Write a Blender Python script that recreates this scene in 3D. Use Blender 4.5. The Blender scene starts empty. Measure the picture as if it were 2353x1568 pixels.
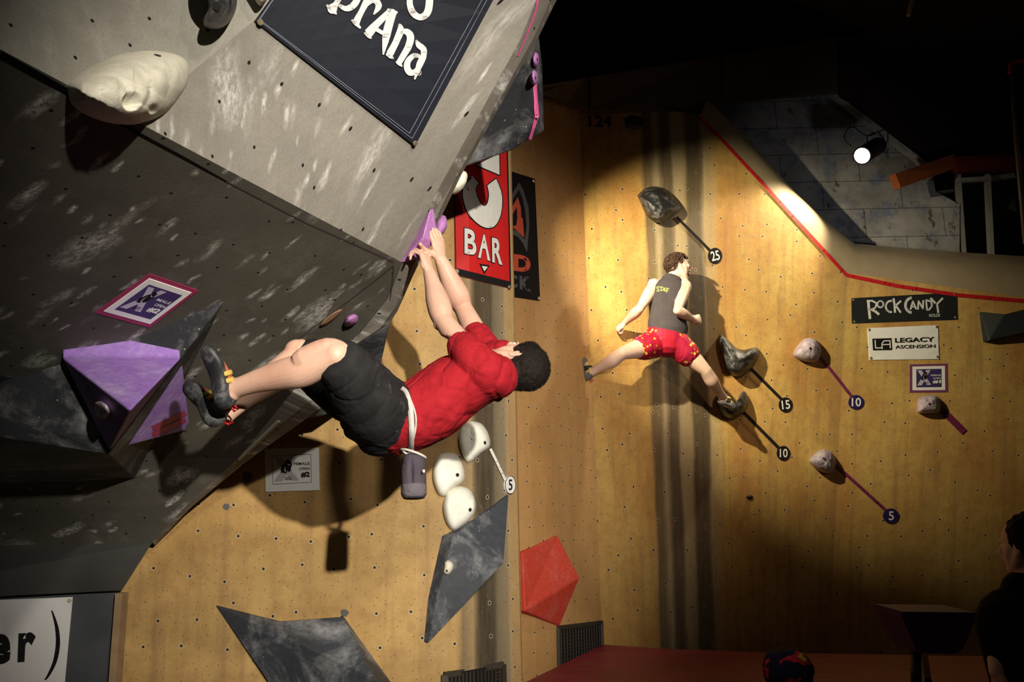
import bpy, bmesh, math, random
from mathutils import Vector, Matrix, noise
from mathutils.bvhtree import BVHTree
from mathutils.geometry import tessellate_polygon
random.seed(7)
SC = bpy.context.scene
COL = SC.collection
V = Vector

# ------------------------------------------------------------------ camera
FPX = 1900.0
cd = bpy.data.cameras.new('camera'); cam = bpy.data.objects.new('camera', cd); COL.objects.link(cam)
cd.sensor_width = 36.0; cd.lens = FPX/2353*36; cd.clip_start = 0.05; cd.clip_end = 60
CAM = V((0, 0, 1.4))
CROT = (Matrix.Rotation(math.radians(90+12), 3, 'X') @ Matrix.Rotation(math.radians(-1.2), 3, 'Z'))
cam.matrix_world = Matrix.Translation(CAM) @ CROT.to_4x4()
SC.camera = cam

# ------------------------------------------------------------------ world, exposure
w = bpy.data.worlds.new('gym_dark'); SC.world = w; w.use_nodes = True
w.node_tree.nodes['Background'].inputs[0].default_value = (1, .78, .58, 1)
w.node_tree.nodes['Background'].inputs[1].default_value = 0.026
SC.view_settings.view_transform = 'Standard'; SC.view_settings.look = 'None'
SC.view_settings.gamma = 1; SC.view_settings.use_curve_mapping = False
SC.view_settings.exposure = 0.0

# ------------------------------------------------------------------ lights
def spot(name, loc, target, power, angle, blend, color, radius=.05):
    d = bpy.data.lights.new(name, 'SPOT'); o = bpy.data.objects.new(name, d); COL.objects.link(o)
    d.energy = power; d.spot_size = math.radians(angle); d.spot_blend = blend; d.color = color
    d.shadow_soft_size = radius
    o.location = loc
    o.rotation_euler = (V(target)-V(loc)).to_track_quat('-Z', 'Y').to_euler()
    return o
spot('spot_light_front', (1.55, -2.0, 2.55), (-0.32, 3.8, 2.18), 2050, 40, .9, (1, .93, .82), .045)
spot('spot_light_front_high', (1.9, -1.2, 4.1), (-0.45, 3.8, 1.7), 480, 38, .9, (1, .90, .78), .12)
spot('spot_fill_boards', (3.4, 5.6, 3.0), (3.9, 8.9, 4.6), 45, 55, 1, (.9, .93, 1), .1)  # added fill that lifts the grey boarded wall, no fixture behind it
spot('spot_light_beside_volume', (.16, 4.95, 3.95), (2.05, 7.6, 3.35), 960, 60, .8, (1, .89, .61), .03)
spot('spot_light_side', (6.2, 3.2, 3.2), (2.4, 7.5, 2.6), 42, 44, .9, (1, .72, .5), .06)
spot('spot_fill_back', (2.7, .6, 3.7), (1.15, 7.1, 2.75), 300, 34, 1, (1, .68, .44), .12)  # added warm frontal fill for the far climber and lower back wall

# ------------------------------------------------------------------ pixel -> place helpers
def ray(px, py):
    return CROT @ V(((px-1176.5)/FPX, (784-py)/FPX, -1))
def P(px, py, Y):
    r = ray(px, py); return CAM + r*(Y/r.y)
def PZ(px, py, z):
    r = ray(px, py); return CAM + r*((z-CAM.z)/r.z)
class Surf:
    """a real surface things are fixed to"""
    def __init__(s): s.v = []; s.f = []
    def add(s, me, mw=None):
        o = len(s.v)
        s.v += [(mw @ v.co if mw else v.co.copy()) for v in me.vertices]
        s.f += [[o+i for i in p.vertices] for p in me.polygons]
        s.t = BVHTree.FromPolygons(s.v, s.f)
    def hit(s, px, py):
        r = ray(px, py).normalized()
        a, n, i, d = s.t.ray_cast(CAM, r)
        if a is None:
            raise RuntimeError('no surface at %s %s' % (px, py))
        if n.dot(r) > 0: n = -n
        return a, n
    def has(s, px, py):
        return s.t.ray_cast(CAM, ray(px, py).normalized())[0] is not None
    def at(s, px, py, h=0):
        a, n = s.hit(px, py); r = ray(px, py).normalized()
        return a + r*(-h/max(.35, -n.dot(r)))
    def off(s, px, py, h=.002):
        a, n = s.hit(px, py); return a + n*h

# ------------------------------------------------------------------ object helpers
def tag(o, label=None, cat=None, group=None, kind=None):
    if label: o['label'] = label
    if cat: o['category'] = cat
    if group: o['group'] = group
    if kind: o['kind'] = kind
    return o
def link(name, me, mats=None, parent=None, smooth=False):
    o = bpy.data.objects.new(name, me); COL.objects.link(o)
    if mats is not None:
        for m in (mats if isinstance(mats, (list, tuple)) else [mats]): me.materials.append(m)
    if parent: o.parent = parent; o.matrix_parent_inverse = parent.matrix_world.inverted()
    if smooth:
        for p in me.polygons: p.use_smooth = True
    return o
def empty(name, loc, label, cat, group=None):
    o = bpy.data.objects.new(name, None); COL.objects.link(o); o.empty_display_size = .05
    o.matrix_world = Matrix.Translation(V(loc)); tag(o, label, cat, group); return o
def fromdata(name, vs, fs, mats, parent=None, smooth=False, uvs=None):
    me = bpy.data.meshes.new(name); me.from_pydata([tuple(v) for v in vs], [], fs); me.update()
    if uvs:
        u = me.uv_layers.new(name='UVMap')
        for l in me.loops: u.data[l.index].uv = uvs[l.vertex_index]
    return link(name, me, mats, parent, smooth)
def frombm(name, bm, mats, parent=None, smooth=False):
    me = bpy.data.meshes.new(name); bmesh.ops.recalc_face_normals(bm, faces=bm.faces[:]); bm.to_mesh(me); bm.free()
    return link(name, me, mats, parent, smooth)
def bake(o):
    """evaluate the modifiers into the mesh"""
    dg = bpy.context.evaluated_depsgraph_get()
    me = bpy.data.meshes.new_from_object(o.evaluated_get(dg))
    me.name = o.name; o.modifiers.clear(); old = o.data; o.data = me
    return me
def basis(n, up=V((0, 0, 1))):
    n = n.normalized(); r = up.cross(n)
    if r.length < 1e-4: r = V((1, 0, 0))
    r.normalize(); return r, n.cross(r), n
def boxbm(bm, c, x, y, z):
    """box: centre and three half-axis vectors"""
    vs = [bm.verts.new(c + x*i + y*j + z*k) for i in (-1, 1) for j in (-1, 1) for k in (-1, 1)]
    for q in ((0,1,3,2),(4,6,7,5),(0,4,5,1),(2,3,7,6),(0,2,6,4),(1,5,7,3)):
        bm.faces.new([vs[i] for i in q])
def barbm(bm, a, b, wx, wz, up=V((0, 0, 1))):
    d = (b-a); L = d.length; d.normalize(); s = d.cross(up)
    if s.length < 1e-4: s = V((1, 0, 0))
    s.normalize(); u = s.cross(d)
    boxbm(bm, (a+b)/2, d*(L/2), s*(wx/2), u*(wz/2))
def tubebm(bm, pts, r, seg=8):
    rings = []
    for i, p in enumerate(pts):
        d = (pts[min(i+1, len(pts)-1)]-pts[max(i-1, 0)]).normalized()
        a = d.cross(V((.3, .2, 1))).normalized(); b = d.cross(a)
        rr = r[i] if isinstance(r, (list, tuple)) else r
        rings.append([bm.verts.new(p + (a*math.cos(t)+b*math.sin(t))*rr) for t in [2*math.pi*k/seg for k in range(seg)]])
    for A, B in zip(rings, rings[1:]):
        for k in range(seg): bm.faces.new((A[k], A[(k+1) % seg], B[(k+1) % seg], B[k]))
    bm.faces.new(rings[0]); bm.faces.new(rings[-1][::-1])
def arc(cx, cy, rx, ry, a0, a1, n=10):
    return [(cx+rx*math.cos(math.radians(a0+(a1-a0)*i/n)), cy+ry*math.sin(math.radians(a0+(a1-a0)*i/n))) for i in range(n+1)]
def crom(ps, n=5):
    """catmull-rom through tuples"""
    out = []; m = len(ps)
    for i in range(m-1):
        p0, p1, p2, p3 = ps[max(i-1, 0)], ps[i], ps[i+1], ps[min(i+2, m-1)]
        for k in range(n):
            t = k/n
            out.append(tuple(.5*((2*b)+(-a+c)*t+(2*a-5*b+4*c-d)*t*t+(-a+3*b-3*c+d)*t**3) for a, b, c, d in zip(p0, p1, p2, p3)))
    out.append(tuple(ps[-1])); return out
def fill2d(poly, surf, h, grid=None):
    """polygon in picture coordinates laid on a surface, h off it -> verts, faces"""
    tri = [list(t) for t in tessellate_polygon([[V((x, y, 0)) for x, y in poly]])]
    pts = list(poly); mid = {}
    def L2(a, b): return (pts[a][0]-pts[b][0])**2+(pts[a][1]-pts[b][1])**2
    for _ in range(6):          # split long edges so that the sheet follows curved surfaces
        out = []; ch = False
        for t in tri:
            e = max(range(3), key=lambda k: (L2(t[k], t[(k+1) % 3]), min(t[k], t[(k+1) % 3])))
            a, b, c = t[e], t[(e+1) % 3], t[(e+2) % 3]
            if L2(a, b) > 28*28:
                k = (min(a, b), max(a, b))
                if k not in mid: mid[k] = len(pts); pts.append(((pts[a][0]+pts[b][0])/2, (pts[a][1]+pts[b][1])/2))
                m = mid[k]; out += [[a, m, c], [m, b, c]]; ch = True
            else: out.append(t)
        tri = out
        if not ch: break
    return [surf.off(x, y, h) for x, y in pts], tri
def decal(name, polys, surf, mat, h, parent=None, smooth=False):
    vs, fs = [], []
    for poly in polys:
        v, f = fill2d(poly, surf, h); o = len(vs)
        vs += v; fs += [[i+o for i in q] for q in f]
    # faces look towards the camera
    for q in fs:
        n = (vs[q[1]]-vs[q[0]]).cross(vs[q[2]]-vs[q[0]])
        if n.dot(CAM-vs[q[0]]) < 0: q.reverse()
    return fromdata(name, vs, fs, mat, parent, smooth)
def ribbon(pts, wd, cap=False):
    """a stroke as quads in picture space; wd a width or widths per point"""
    out = []
    for i in range(len(pts)-1):
        (x0, y0), (x1, y1) = pts[i], pts[i+1]
        w0 = wd[i] if isinstance(wd, (list, tuple)) else wd
        w1 = wd[i+1] if isinstance(wd, (list, tuple)) else wd
        L = math.hypot(x1-x0, y1-y0) or 1; nx, ny = -(y1-y0)/L, (x1-x0)/L
        out.append([(x0+nx*w0/2, y0+ny*w0/2), (x1+nx*w1/2, y1+ny*w1/2), (x1-nx*w1/2, y1-ny*w1/2), (x0-nx*w0/2, y0-ny*w0/2)])
        if i > 0 or cap: out.append(arc(x0, y0, w0/2, w0/2, 0, 330, 9))
    if cap: out.append(arc(pts[-1][0], pts[-1][1], w1/2, w1/2, 0, 330, 9))
    return out
def text2d(s, offset=0.0, shear=0, spacing=1.0):
    """lettering as triangles in a unit box"""
    c = bpy.data.curves.new('lettering', 'FONT'); c.body = s; c.offset = offset; c.shear = shear; c.space_character = spacing
    c.resolution_u = 4; c.fill_mode = 'FRONT'
    o = bpy.data.objects.new('lettering', c); COL.objects.link(o)
    dg = bpy.context.evaluated_depsgraph_get(); dg.update()
    me = bpy.data.meshes.new_from_object(o.evaluated_get(dg))
    vs = [(v.co.x, v.co.y) for v in me.vertices]; fs = [list(p.vertices) for p in me.polygons]
    bpy.data.objects.remove(o); bpy.data.curves.remove(c); bpy.data.meshes.remove(me)
    x0 = min(v[0] for v in vs); x1 = max(v[0] for v in vs); y0 = min(v[1] for v in vs); y1 = max(v[1] for v in vs)
    return [((x-x0)/(x1-x0), (y-y0)/(y1-y0)) for x, y in vs], fs
def quadmap(q):
    """unit square (u right, v up) -> picture quad given as tl, tr, br, bl"""
    tl, tr, br, bl = q
    # projective map
    def f(u, v):
        x0, y0 = bl; x1, y1 = br; x2, y2 = tr; x3, y3 = tl
        dx1, dx2, sx = x1-x2, x3-x2, x0-x1+x2-x3
        dy1, dy2, sy = y1-y2, y3-y2, y0-y1+y2-y3
        D = dx1*dy2-dx2*dy1
        g = (sx*dy2-dx2*sy)/D; h = (dx1*sy-sx*dy1)/D
        a = x1-x0+g*x1; b = x3-x0+h*x3; d = y1-y0+g*y1; e = y3-y0+h*y3
        W = g*u+h*v+1
        return ((a*u+b*v+x0)/W, (d*u+e*v+y0)/W)
    return f
def lettering(items, q, surf, mat, h, parent, name='lettering', extra=()):
    """items: (string, x0, y0, x1, y1[, offset, spacing]) in the unit square of quad q; extra: polygons in the same square"""
    m = quadmap(q); vs, fs = [], []
    for it in items:
        s, x0, y0, x1, y1 = it[:5]; off = it[5] if len(it) > 5 else .02; sp = it[6] if len(it) > 6 else 1.0
        tv, tf = text2d(s, off, 0, sp); o = len(vs)
        vs += [surf.off(*m(x0+(x1-x0)*x, y0+(y1-y0)*y), h) for x, y in tv]; fs += [[i+o for i in f] for f in tf]
    for poly in extra:
        v, f = fill2d([m(*p) for p in poly], surf, h); o = len(vs); vs += v; fs += [[i+o for i in t] for t in f]
    for t in fs:
        n = (vs[t[1]]-vs[t[0]]).cross(vs[t[2]]-vs[t[0]])
        if n.dot(CAM-vs[t[0]]) < 0: t.reverse()
    return fromdata(name, vs, fs, mat, parent)
def panel(name, q, surf, mat, h, parent=None, n=6, wob=0):
    """thin sheet over quad q, following the surface"""
    m = quadmap(q); top, bot = [], []
    for j in range(n+1):
        for i in range(n+1):
            p = m(i/n, j/n); dh = wob*noise.noise(V((i*1.3, j*1.1, p[0]*.01)))
            top.append(surf.off(p[0], p[1], h+abs(dh))); bot.append(surf.off(p[0], p[1], .0004))
    vs = top+bot; N = (n+1)*(n+1); fs = []
    for j in range(n):
        for i in range(n):
            a = j*(n+1)+i; fs.append([a, a+1, a+n+2, a+n+1])
    rim = [i for i in range(n+1)]+[(j+1)*(n+1)-1 for j in range(1, n+1)]+[N-2-i for i in range(n)]+[(n-j)*(n+1) for j in range(1, n)]
    for a, b in zip(rim, rim[1:]+rim[:1]): fs.append([b, a, a+N, b+N])
    uv = [(i/n, j/n) for j in range(n+1) for i in range(n+1)]*2
    return fromdata(name, vs, fs, mat, parent, False, uv)

# ------------------------------------------------------------------ materials
class M:
    def __init__(s, name, rough=.6, spec=.3, metal=0):
        s.m = bpy.data.materials.new(name); s.m.use_nodes = True; s.t = s.m.node_tree; s.b = s.t.nodes['Principled BSDF']
        s.b.inputs['Roughness'].default_value = rough; s.b.inputs['Specular IOR Level'].default_value = spec
        s.b.inputs['Metallic'].default_value = metal
        s.uvn = s.t.nodes.new('ShaderNodeTexCoord')
    def n(s, typ, **k):
        o = s.t.nodes.new('ShaderNode'+typ)
        for a, b in k.items():
            if a in o.inputs.keys() if isinstance(a, str) else False: s.set(o.inputs[a], b)
            else: setattr(o, a, b)
        return o
    def set(s, inp, v):
        if isinstance(v, bpy.types.NodeSocket): s.t.links.new(v, inp)
        elif isinstance(v, tuple) and len(v) == 3 and inp.type == 'RGBA': inp.default_value = (*v, 1)
        else: inp.default_value = v
    def co(s, kind='UV', scale=(1, 1, 1), loc=(0, 0, 0), rot=(0, 0, 0), dist=0, dscale=3):
        v = s.uvn.outputs[kind]
        mp = s.n('Mapping'); s.set(mp.inputs['Vector'], v); mp.inputs['Scale'].default_value = scale
        mp.inputs['Location'].default_value = loc; mp.inputs['Rotation'].default_value = rot
        return mp.outputs[0]
    def noise(s, co, scale, detail=4, rough=.55, dist=0):
        o = s.n('TexNoise'); s.set(o.inputs['Vector'], co); o.inputs['Scale'].default_value = scale
        o.inputs['Detail'].default_value = detail; o.inputs['Roughness'].default_value = rough; o.inputs['Distortion'].default_value = dist
        return o.outputs['Fac']
    def vor(s, co, scale, rnd=1, feat='F1', out='Distance', dim='3D'):
        o = s.n('TexVoronoi'); o.voronoi_dimensions = dim; o.feature = feat; s.set(o.inputs['Vector'], co)
        o.inputs['Scale'].default_value = scale; o.inputs['Randomness'].default_value = rnd
        return o.outputs[out]
    def ramp(s, fac, stops, interp='LINEAR'):
        o = s.n('ValToRGB'); r = o.color_ramp; r.interpolation = interp
        while len(r.elements) < len(stops): r.elements.new(.5)
        for e, (p, c) in zip(r.elements, stops):
            e.position = p; e.color = (*c, 1) if isinstance(c, tuple) else (c, c, c, 1)
        s.set(o.inputs[0], fac); return o.outputs[0]
    def mr(s, fac, a, b, c=0, d=1):
        o = s.n('MapRange'); s.set(o.inputs[0], fac)
        for i, x in enumerate((a, b, c, d)): o.inputs[i+1].default_value = x
        return o.outputs[0]
    def mix(s, f, a, b, mode='MIX'):
        o = s.n('Mix'); o.data_type = 'RGBA'; o.blend_type = mode
        s.set(o.inputs[0], f); s.set(o.inputs[6], a); s.set(o.inputs[7], b); return o.outputs[2]
    def math(s, op, a, b=0):
        o = s.n('Math'); o.operation = op; s.set(o.inputs[0], a); s.set(o.inputs[1], b); return o.outputs[0]
    def bump(s, h, strength=.3, dist=.01):
        o = s.n('Bump'); s.set(o.inputs['Height'], h); o.inputs['Strength'].default_value = strength; o.inputs['Distance'].default_value = dist
        s.t.links.new(o.outputs[0], s.b.inputs['Normal']); return s
    def color(s, c): s.set(s.b.inputs['Base Color'], c); return s
def flat(name, c, rough=.6, spec=.3, metal=0, var=.12, sc=40, bump=.0):
    a = M(name, rough, spec, metal); co = a.co('Object'); f = a.noise(co, sc, 3)
    a.color(a.mix(f, tuple(x*(1-var) for x in c), tuple(min(1, x*(1+var)) for x in c)))
    if bump: a.bump(f, bump, .004)
    return a.m
def holes(a, col, co, sx, rnd, rad, ring=None):
    """drilled bolt holes over a surface"""
    d = a.vor(co, sx, rnd, dim='2D')
    if ring is not None:
        col = a.mix(a.mr(d, rad*sx*1.1, rad*sx*2.0, .5, 0), col, ring)
    return a.mix(a.mr(d, rad*sx*.75, rad*sx*1.15, 1, 0), col, (.006, .005, .004)), d
# ------------------------------------------------------------------ the setting
def wall_mat(name, streaks, L, base=((.50, .30, .10), (.60, .40, .16)), hole=5.5, holes_rnd=.55, dark=1.0, stain=.35, hr=.0075, wobble=.10):
    a = M(name, .62, .25); uv = a.co('UV')
    n1 = a.noise(a.co('UV', (1, .55, 1)), 1.6, 6, .6); n2 = a.noise(uv, 9, 5, .65); n3 = a.noise(uv, 60, 3, .7)
    col = a.mix(a.mr(n1, .35, .68), tuple(x*dark for x in base[0]), tuple(x*dark for x in base[1]))
    col = a.mix(a.mr(n2, .45, .75, 0, stain), col, tuple(x*dark for x in (.30, .15, .055)))
    col = a.mix(a.mr(a.noise(a.co('UV', (5, .35, 1)), 2.3, 4), .5, .72, 0, stain), col, tuple(x*dark for x in (.27, .15, .07)))
    if streaks:
        sx = a.n('SeparateXYZ'); a.set(sx.inputs[0], uv)
        wob = a.math('MULTIPLY', a.math('SUBTRACT', a.noise(a.co('UV', (3, .5, 1)), 2.5, 5, .6), .5), wobble)
        u = a.math('DIVIDE', a.math('ADD', sx.outputs[0], wob), L)
        sc = a.ramp(u, [(p, c) for p, c, k in streaks]); sk = a.ramp(u, [(p, k) for p, c, k in streaks])
        br = a.mr(a.noise(a.co('UV', (7, .6, 1)), 3, 5, .7), .3, .65, .88, 1)
        sc = a.mix(a.mr(a.noise(a.co('UV', (14, 1.2, 1)), 3, 4, .7), .35, .7, 0, .3), sc, (.26, .21, .14))
        col = a.mix(a.math('MULTIPLY', sk, br), col, sc)
        spk = a.math('MULTIPLY', a.mr(a.noise(uv, 26, 4, .8), .66, .72), sk)
        col = a.mix(a.math('MULTIPLY', spk, .7), col, (.62, .60, .52))
    # chalky scuffs
    sm = a.math('MULTIPLY', a.mr(a.noise(a.co('UV', (2.2, .8, 1)), 3.1, 5, .7, 1), .62, .8), a.mr(n3, .45, .6))
    col = a.mix(a.math('MULTIPLY', sm, .55), col, (.66, .60, .48))
    col, d = holes(a, col, a.co('UV', (1, 1.05, 1)), hole, holes_rnd, hr, (.60, .52, .38))
    col = a.mix(a.mr(a.vor(uv, hole*3.1, 1, dim='2D'), .03, .06, .8, 0), col, (.04, .03, .02))
    col = a.mix(a.mr(n3, .3, .7, .18, 0), col, (.12, .07, .03))
    a.color(col)
    h = a.math('ADD', a.math('MULTIPLY', n2, .8), a.math('MULTIPLY', n3, .25))
    a.bump(h, .35, .012)
    return a.m
# --- wall_left: faces the camera, then curves away to its free edge
LW = [(-4.6, 4.42), (-.75, 4.40), (-.52, 4.405), (-.36, 4.44), (-.23, 4.50), (-.12, 4.60), (-.03, 4.70), (.012, 4.76), (.02, 4.80), (-.02, 4.84), (-.5, 5.0)]
def plan_u(path, x):
    u = 0
    for (x0, y0), (x1, y1) in zip(path, path[1:]):
        L = math.hypot(x1-x0, y1-y0)
        if x0 <= x <= x1: return u+L*(x-x0)/(x1-x0)
        u += L
    return u
vs, fs, uv, u = [], [], [], 0
for i, (x, y) in enumerate(LW):
    if i: u += math.hypot(x-LW[i-1][0], y-LW[i-1][1])
    for z in (-.6, 1, 2.4, 3.8, 5.6): vs.append(V((x, y, z))); uv.append((u, z))
for i in range(len(LW)-1):
    for k in range(4): a = i*5+k; fs.append([a, a+5, a+6, a+1])
LWL = u
def LU(X): return plan_u(LW, X)/LWL
OCH = (.5, .32, .12); GRY = (.085, .078, .06); TAN = (.40, .33, .22); BRN = (.20, .13, .07)
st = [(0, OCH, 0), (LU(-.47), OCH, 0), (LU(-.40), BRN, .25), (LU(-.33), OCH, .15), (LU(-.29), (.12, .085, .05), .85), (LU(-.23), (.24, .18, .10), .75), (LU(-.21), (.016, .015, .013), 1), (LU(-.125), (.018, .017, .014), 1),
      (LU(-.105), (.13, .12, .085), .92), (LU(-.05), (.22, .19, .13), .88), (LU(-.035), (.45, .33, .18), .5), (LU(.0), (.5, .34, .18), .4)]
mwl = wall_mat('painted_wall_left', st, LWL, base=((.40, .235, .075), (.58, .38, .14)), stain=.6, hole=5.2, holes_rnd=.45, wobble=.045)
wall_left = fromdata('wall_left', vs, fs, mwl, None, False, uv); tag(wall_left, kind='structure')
S_left = Surf(); S_left.add(wall_left.data)

# --- wall_middle: set back behind the free edge, turning towards the back wall
def patchwall(name, cols, mat, n=14, m=12, extra=None):
    """columns: (top px, top py, bottom px, bottom py, Y top, Y bottom); bilinear between neighbours"""
    vs, fs, uv, u = [], [], [], 0
    prev = None; idx = 0
    for ci in range(len(cols)-1):
        A, B = cols[ci], cols[ci+1]
        At, Ab, Bt, Bb = P(A[0], A[1], A[4]), P(A[2], A[3], A[5]), P(B[0], B[1], B[4]), P(B[2], B[3], B[5])
        W = ((Bt-At).length+(Bb-Ab).length)/2
        for i in range(n+1):
            s = i/n; t, b = At.lerp(Bt, s), Ab.lerp(Bb, s)
            for j in range(m+1):
                p = b.lerp(t, j/m); vs.append(p); uv.append((u+W*s, p.z))
        for i in range(n):
            for j in range(m):
                a = idx+i*(m+1)+j; fs.append([a, a+m+1, a+m+2, a+1])
        idx += (n+1)*(m+1); u += W
    o = fromdata(name, vs, fs, mat, None, False, uv); tag(o, kind='structure')
    return o, u
mmid = wall_mat('painted_wall_middle', None, 1, base=((.50, .27, .095), (.56, .33, .13)), hole=6.5, holes_rnd=.35, stain=.25, hr=.0075)
ca = (1331, 236, 1386, 1530, 7.15, 6.85)
wall_mid, _ = patchwall('wall_middle', [(1085, 190, 1120, 1640, 6.0, 5.75), (1195, 205, 1235, 1620, 6.35, 6.1), ca], mmid)
S_mid = Surf(); S_mid.add(wall_mid.data)
# --- wall_back
cb = (1612, 262, 1648, 1550, 7.70, 7.45); cc = (1947, 628, 1902, 1560, 8.0, 7.75); cdd = (2420, 692, 2440, 1560, 8.35, 8.15)
W1 = ((P(*ca[:2], ca[4])-P(*cb[:2], cb[4])).length+(P(*ca[2:4], ca[5])-P(*cb[2:4], cb[5])).length)/2
W2 = ((P(*cc[:2], cc[4])-P(*cb[:2], cb[4])).length+(P(*cc[2:4], cc[5])-P(*cb[2:4], cb[5])).length)/2
W3 = ((P(*cc[:2], cc[4])-P(*cdd[:2], cdd[4])).length+(P(*cc[2:4], cc[5])-P(*cdd[2:4], cdd[5])).length)/2
WT = W1+W2+W3
def BU(px):  # px measured on the row y=900
    return (W1*(px-1357)/(1630-1357) if px < 1630 else W1+W2*(px-1630)/(1925-1630))/WT
st = [(0, BRN, .35), (BU(1362), OCH, .05), (BU(1484), OCH, .0), (BU(1493), (.075, .055, .035), .9), (BU(1510), (.11, .085, .05), .88), (BU(1520), TAN, .8), (BU(1532), (.05, .042, .032), .95), (BU(1553), (.07, .055, .04), .94),
      (BU(1560), TAN, .8), (BU(1582), (.36, .29, .17), .8), (BU(1590), (.045, .038, .03), .95), (BU(1622), (.055, .046, .035), .95), (BU(1632), (.40, .33, .2), .75), (BU(1652), (.45, .36, .2), .5), (BU(1662), OCH, 0),
      (BU(1890), OCH, 0), (BU(1922), (.30, .17, .07), .45), (BU(1930), OCH, 0)]  # last brown stop paints the shade left of the corner crease
mback = wall_mat('painted_wall_back', st, WT, base=((.47, .235, .062), (.64, .44, .13)), hole=3.7, holes_rnd=.85, stain=.5, hr=.010)
wall_back, _ = patchwall('wall_back', [ca, cb, cc, cdd], mback)
S_back = Surf(); S_back.add(wall_back.data)
S_far = Surf(); S_far.add(wall_back.data); S_far.add(wall_mid.data)

# --- rounded lip along the sloping top of the back wall
mlip = flat('lip_plywood', (.34, .26, .16), .30, .5, 0, .2, 6)
red_ln = [(1612, 262, 7.70), (1700, 358, 7.78), (1780, 446, 7.86), (1862, 536, 7.93), (1947, 628, 8.0), (2060, 652, 8.09), (2200, 673, 8.19), (2420, 692, 8.35)]
ridge = [(1630, 238), (1740, 345), (1840, 458), (1905, 515), (1965, 560), (2080, 570), (2210, 580), (2430, 594)]
vs, fs = [], []; K = 8
for (x, y, d), (rx, ry) in zip(red_ln, ridge):
    a = P(x, y, d); b = P(rx, ry, d+.42); up = (b-a)
    for k in range(K+1):
        t = k/K; p = a.lerp(b, t) + V((0, -.10, .06))*math.sin(math.pi*t)*.8
        vs.append(p)
for i in range(len(ridge)-1):
    for k in range(K): a = i*(K+1)+k; fs.append([a, a+K+1, a+K+2, a+1])
lip = fromdata('trim_1', vs, fs, mlip, None, True); tag(lip, kind='structure')

# --- grey boarded wall behind the lip
a = M('blotchy_boards', .8, .2); co = a.co('Object', (1, 1, 1))
c = a.mix(a.mr(a.noise(co, 2.2, 6, .7), .35, .65), (.33, .31, .28), (.17, .16, .15))
c = a.mix(a.mr(a.noise(co, 5, 6, .75), .52, .62, 0, .7), c, (.10, .13, .22))
c = a.mix(a.mr(a.noise(a.co('Object', (1, 1, .5)), 7, 5, .8), .58, .64, 0, .85), c, (.03, .028, .025))
wv = a.n('TexBrick'); a.set(wv.inputs['Vector'], a.co('Object', (1, 1, 1), rot=(math.radians(90), 0, 0)))
wv.inputs['Scale'].default_value = 1.0; wv.inputs['Brick Width'].default_value = .9; wv.inputs['Row Height'].default_value = .34; wv.inputs['Mortar Size'].default_value = .006
wv.inputs['Color1'].default_value = (1, 1, 1, 1); wv.inputs['Color2'].default_value = (.82, .82, .85, 1); wv.inputs['Mortar'].default_value = (.2, .2, .2, 1)
a.color(a.mix(.75, c, wv.outputs['Color'], 'MULTIPLY')); mboards = a.m
gv = [(1560, 180), (1922, 222), (2000, 275), (2142, 398), (2150, 440), (2205, 470), (2205, 640), (1930, 640)]
vs = [P(x, y, 8.95) for x, y in gv]; n = len(vs)
vs += [v+V((0, .08, 0)) for v in vs]
fs = [list(range(n))[::-1], list(range(n, 2*n))]+[[i, (i+1) % n, (i+1) % n+n, i+n] for i in range(n)]
wb = fromdata('wall_boarded', vs, fs, mboards); tag(wb, kind='structure')
mtrim = flat('grey_trim', (.30, .28, .25), .6)
bm = bmesh.new(); barbm(bm, P(1905, 213, 8.85), P(2150, 400, 8.85), .06, .06)
o = frombm('trim_2', bm, mtrim); tag(o, kind='structure')
# dark room shell: rear wall, ceiling, floor, right wall
mdark = flat('dark_room_paint', (.028, .024, .022), .9, .1, 0, .3, 2)
def quadobj(name, pts, mat, th=V((0, 0, 0))):
    n = len(pts); vs = [V(p) for p in pts]; fs = [list(range(n))]
    if th.length:
        vs += [v+th for v in vs]; fs = [list(range(n))[::-1], list(range(n, 2*n))]+[[i, (i+1) % n, (i+1) % n+n, i+n] for i in range(n)]
    return fromdata(name, vs, fs, mat)
tag(quadobj('wall_rear', [(-6, 10.2, -.6), (9, 10.2, -.6), (9, 10.2, 7), (-6, 10.2, 7)], mdark, V((0, .1, 0))), kind='structure')
tag(quadobj('ceiling', [(-6, -5, 6.6), (9, -5, 6.6), (9, 10.2, 6.6), (-6, 10.2, 6.6)], mdark, V((0, 0, .1))), kind='structure')
tag(quadobj('floor', [(-6, -5, -.5), (9, -5, -.5), (9, 10.2, -.5), (-6, 10.2, -.5)], mdark, V((0, 0, -.1))), kind='structure')
# brown fascia of boards above the walls, with its joints
a = M('fascia_boards', .7, .2); co = a.co('Object', (1, 1, 1))
a.color(a.mix(a.mr(a.noise(co, 3, 5, .7), .35, .65), (.060, .040, .022), (.085, .06, .036))); mfas = a.m
def slab(name, q, Ys, mat, th=.05):
    pts = [P(x, y, Yy) for (x, y), Yy in zip(q, Ys)]
    o = quadobj(name, pts, mat, V((0, th, 0))); tag(o, kind='structure'); return o
slab('trim_3', [(1215, 196), (1352, 172), (1352, 250), (1300, 240), (1215, 215)], [6.3, 6.9, 7.05, 6.9, 6.3], mfas)
slab('trim_4', [(1356, 171), (1655, 118), (1660, 262), (1356, 252)], [6.92, 7.8, 7.95, 7.07], mfas)
slab('trim_5', [(1662, 116), (1925, 76), (1925, 212), (1662, 232)], [7.8, 8.4, 8.5, 7.95], mfas)
slab('trim_6', [(1215, 182), (1352, 156), (1660, 104), (2090, 52), (2090, 58), (1925, 76), (1660, 115), (1352, 168), (1215, 194)], [6.2, 6.8, 7.7, 8.6, 8.6, 8.3, 7.7, 6.8, 6.2], flat('beam_edge', (.07, .045, .025)))
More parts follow.
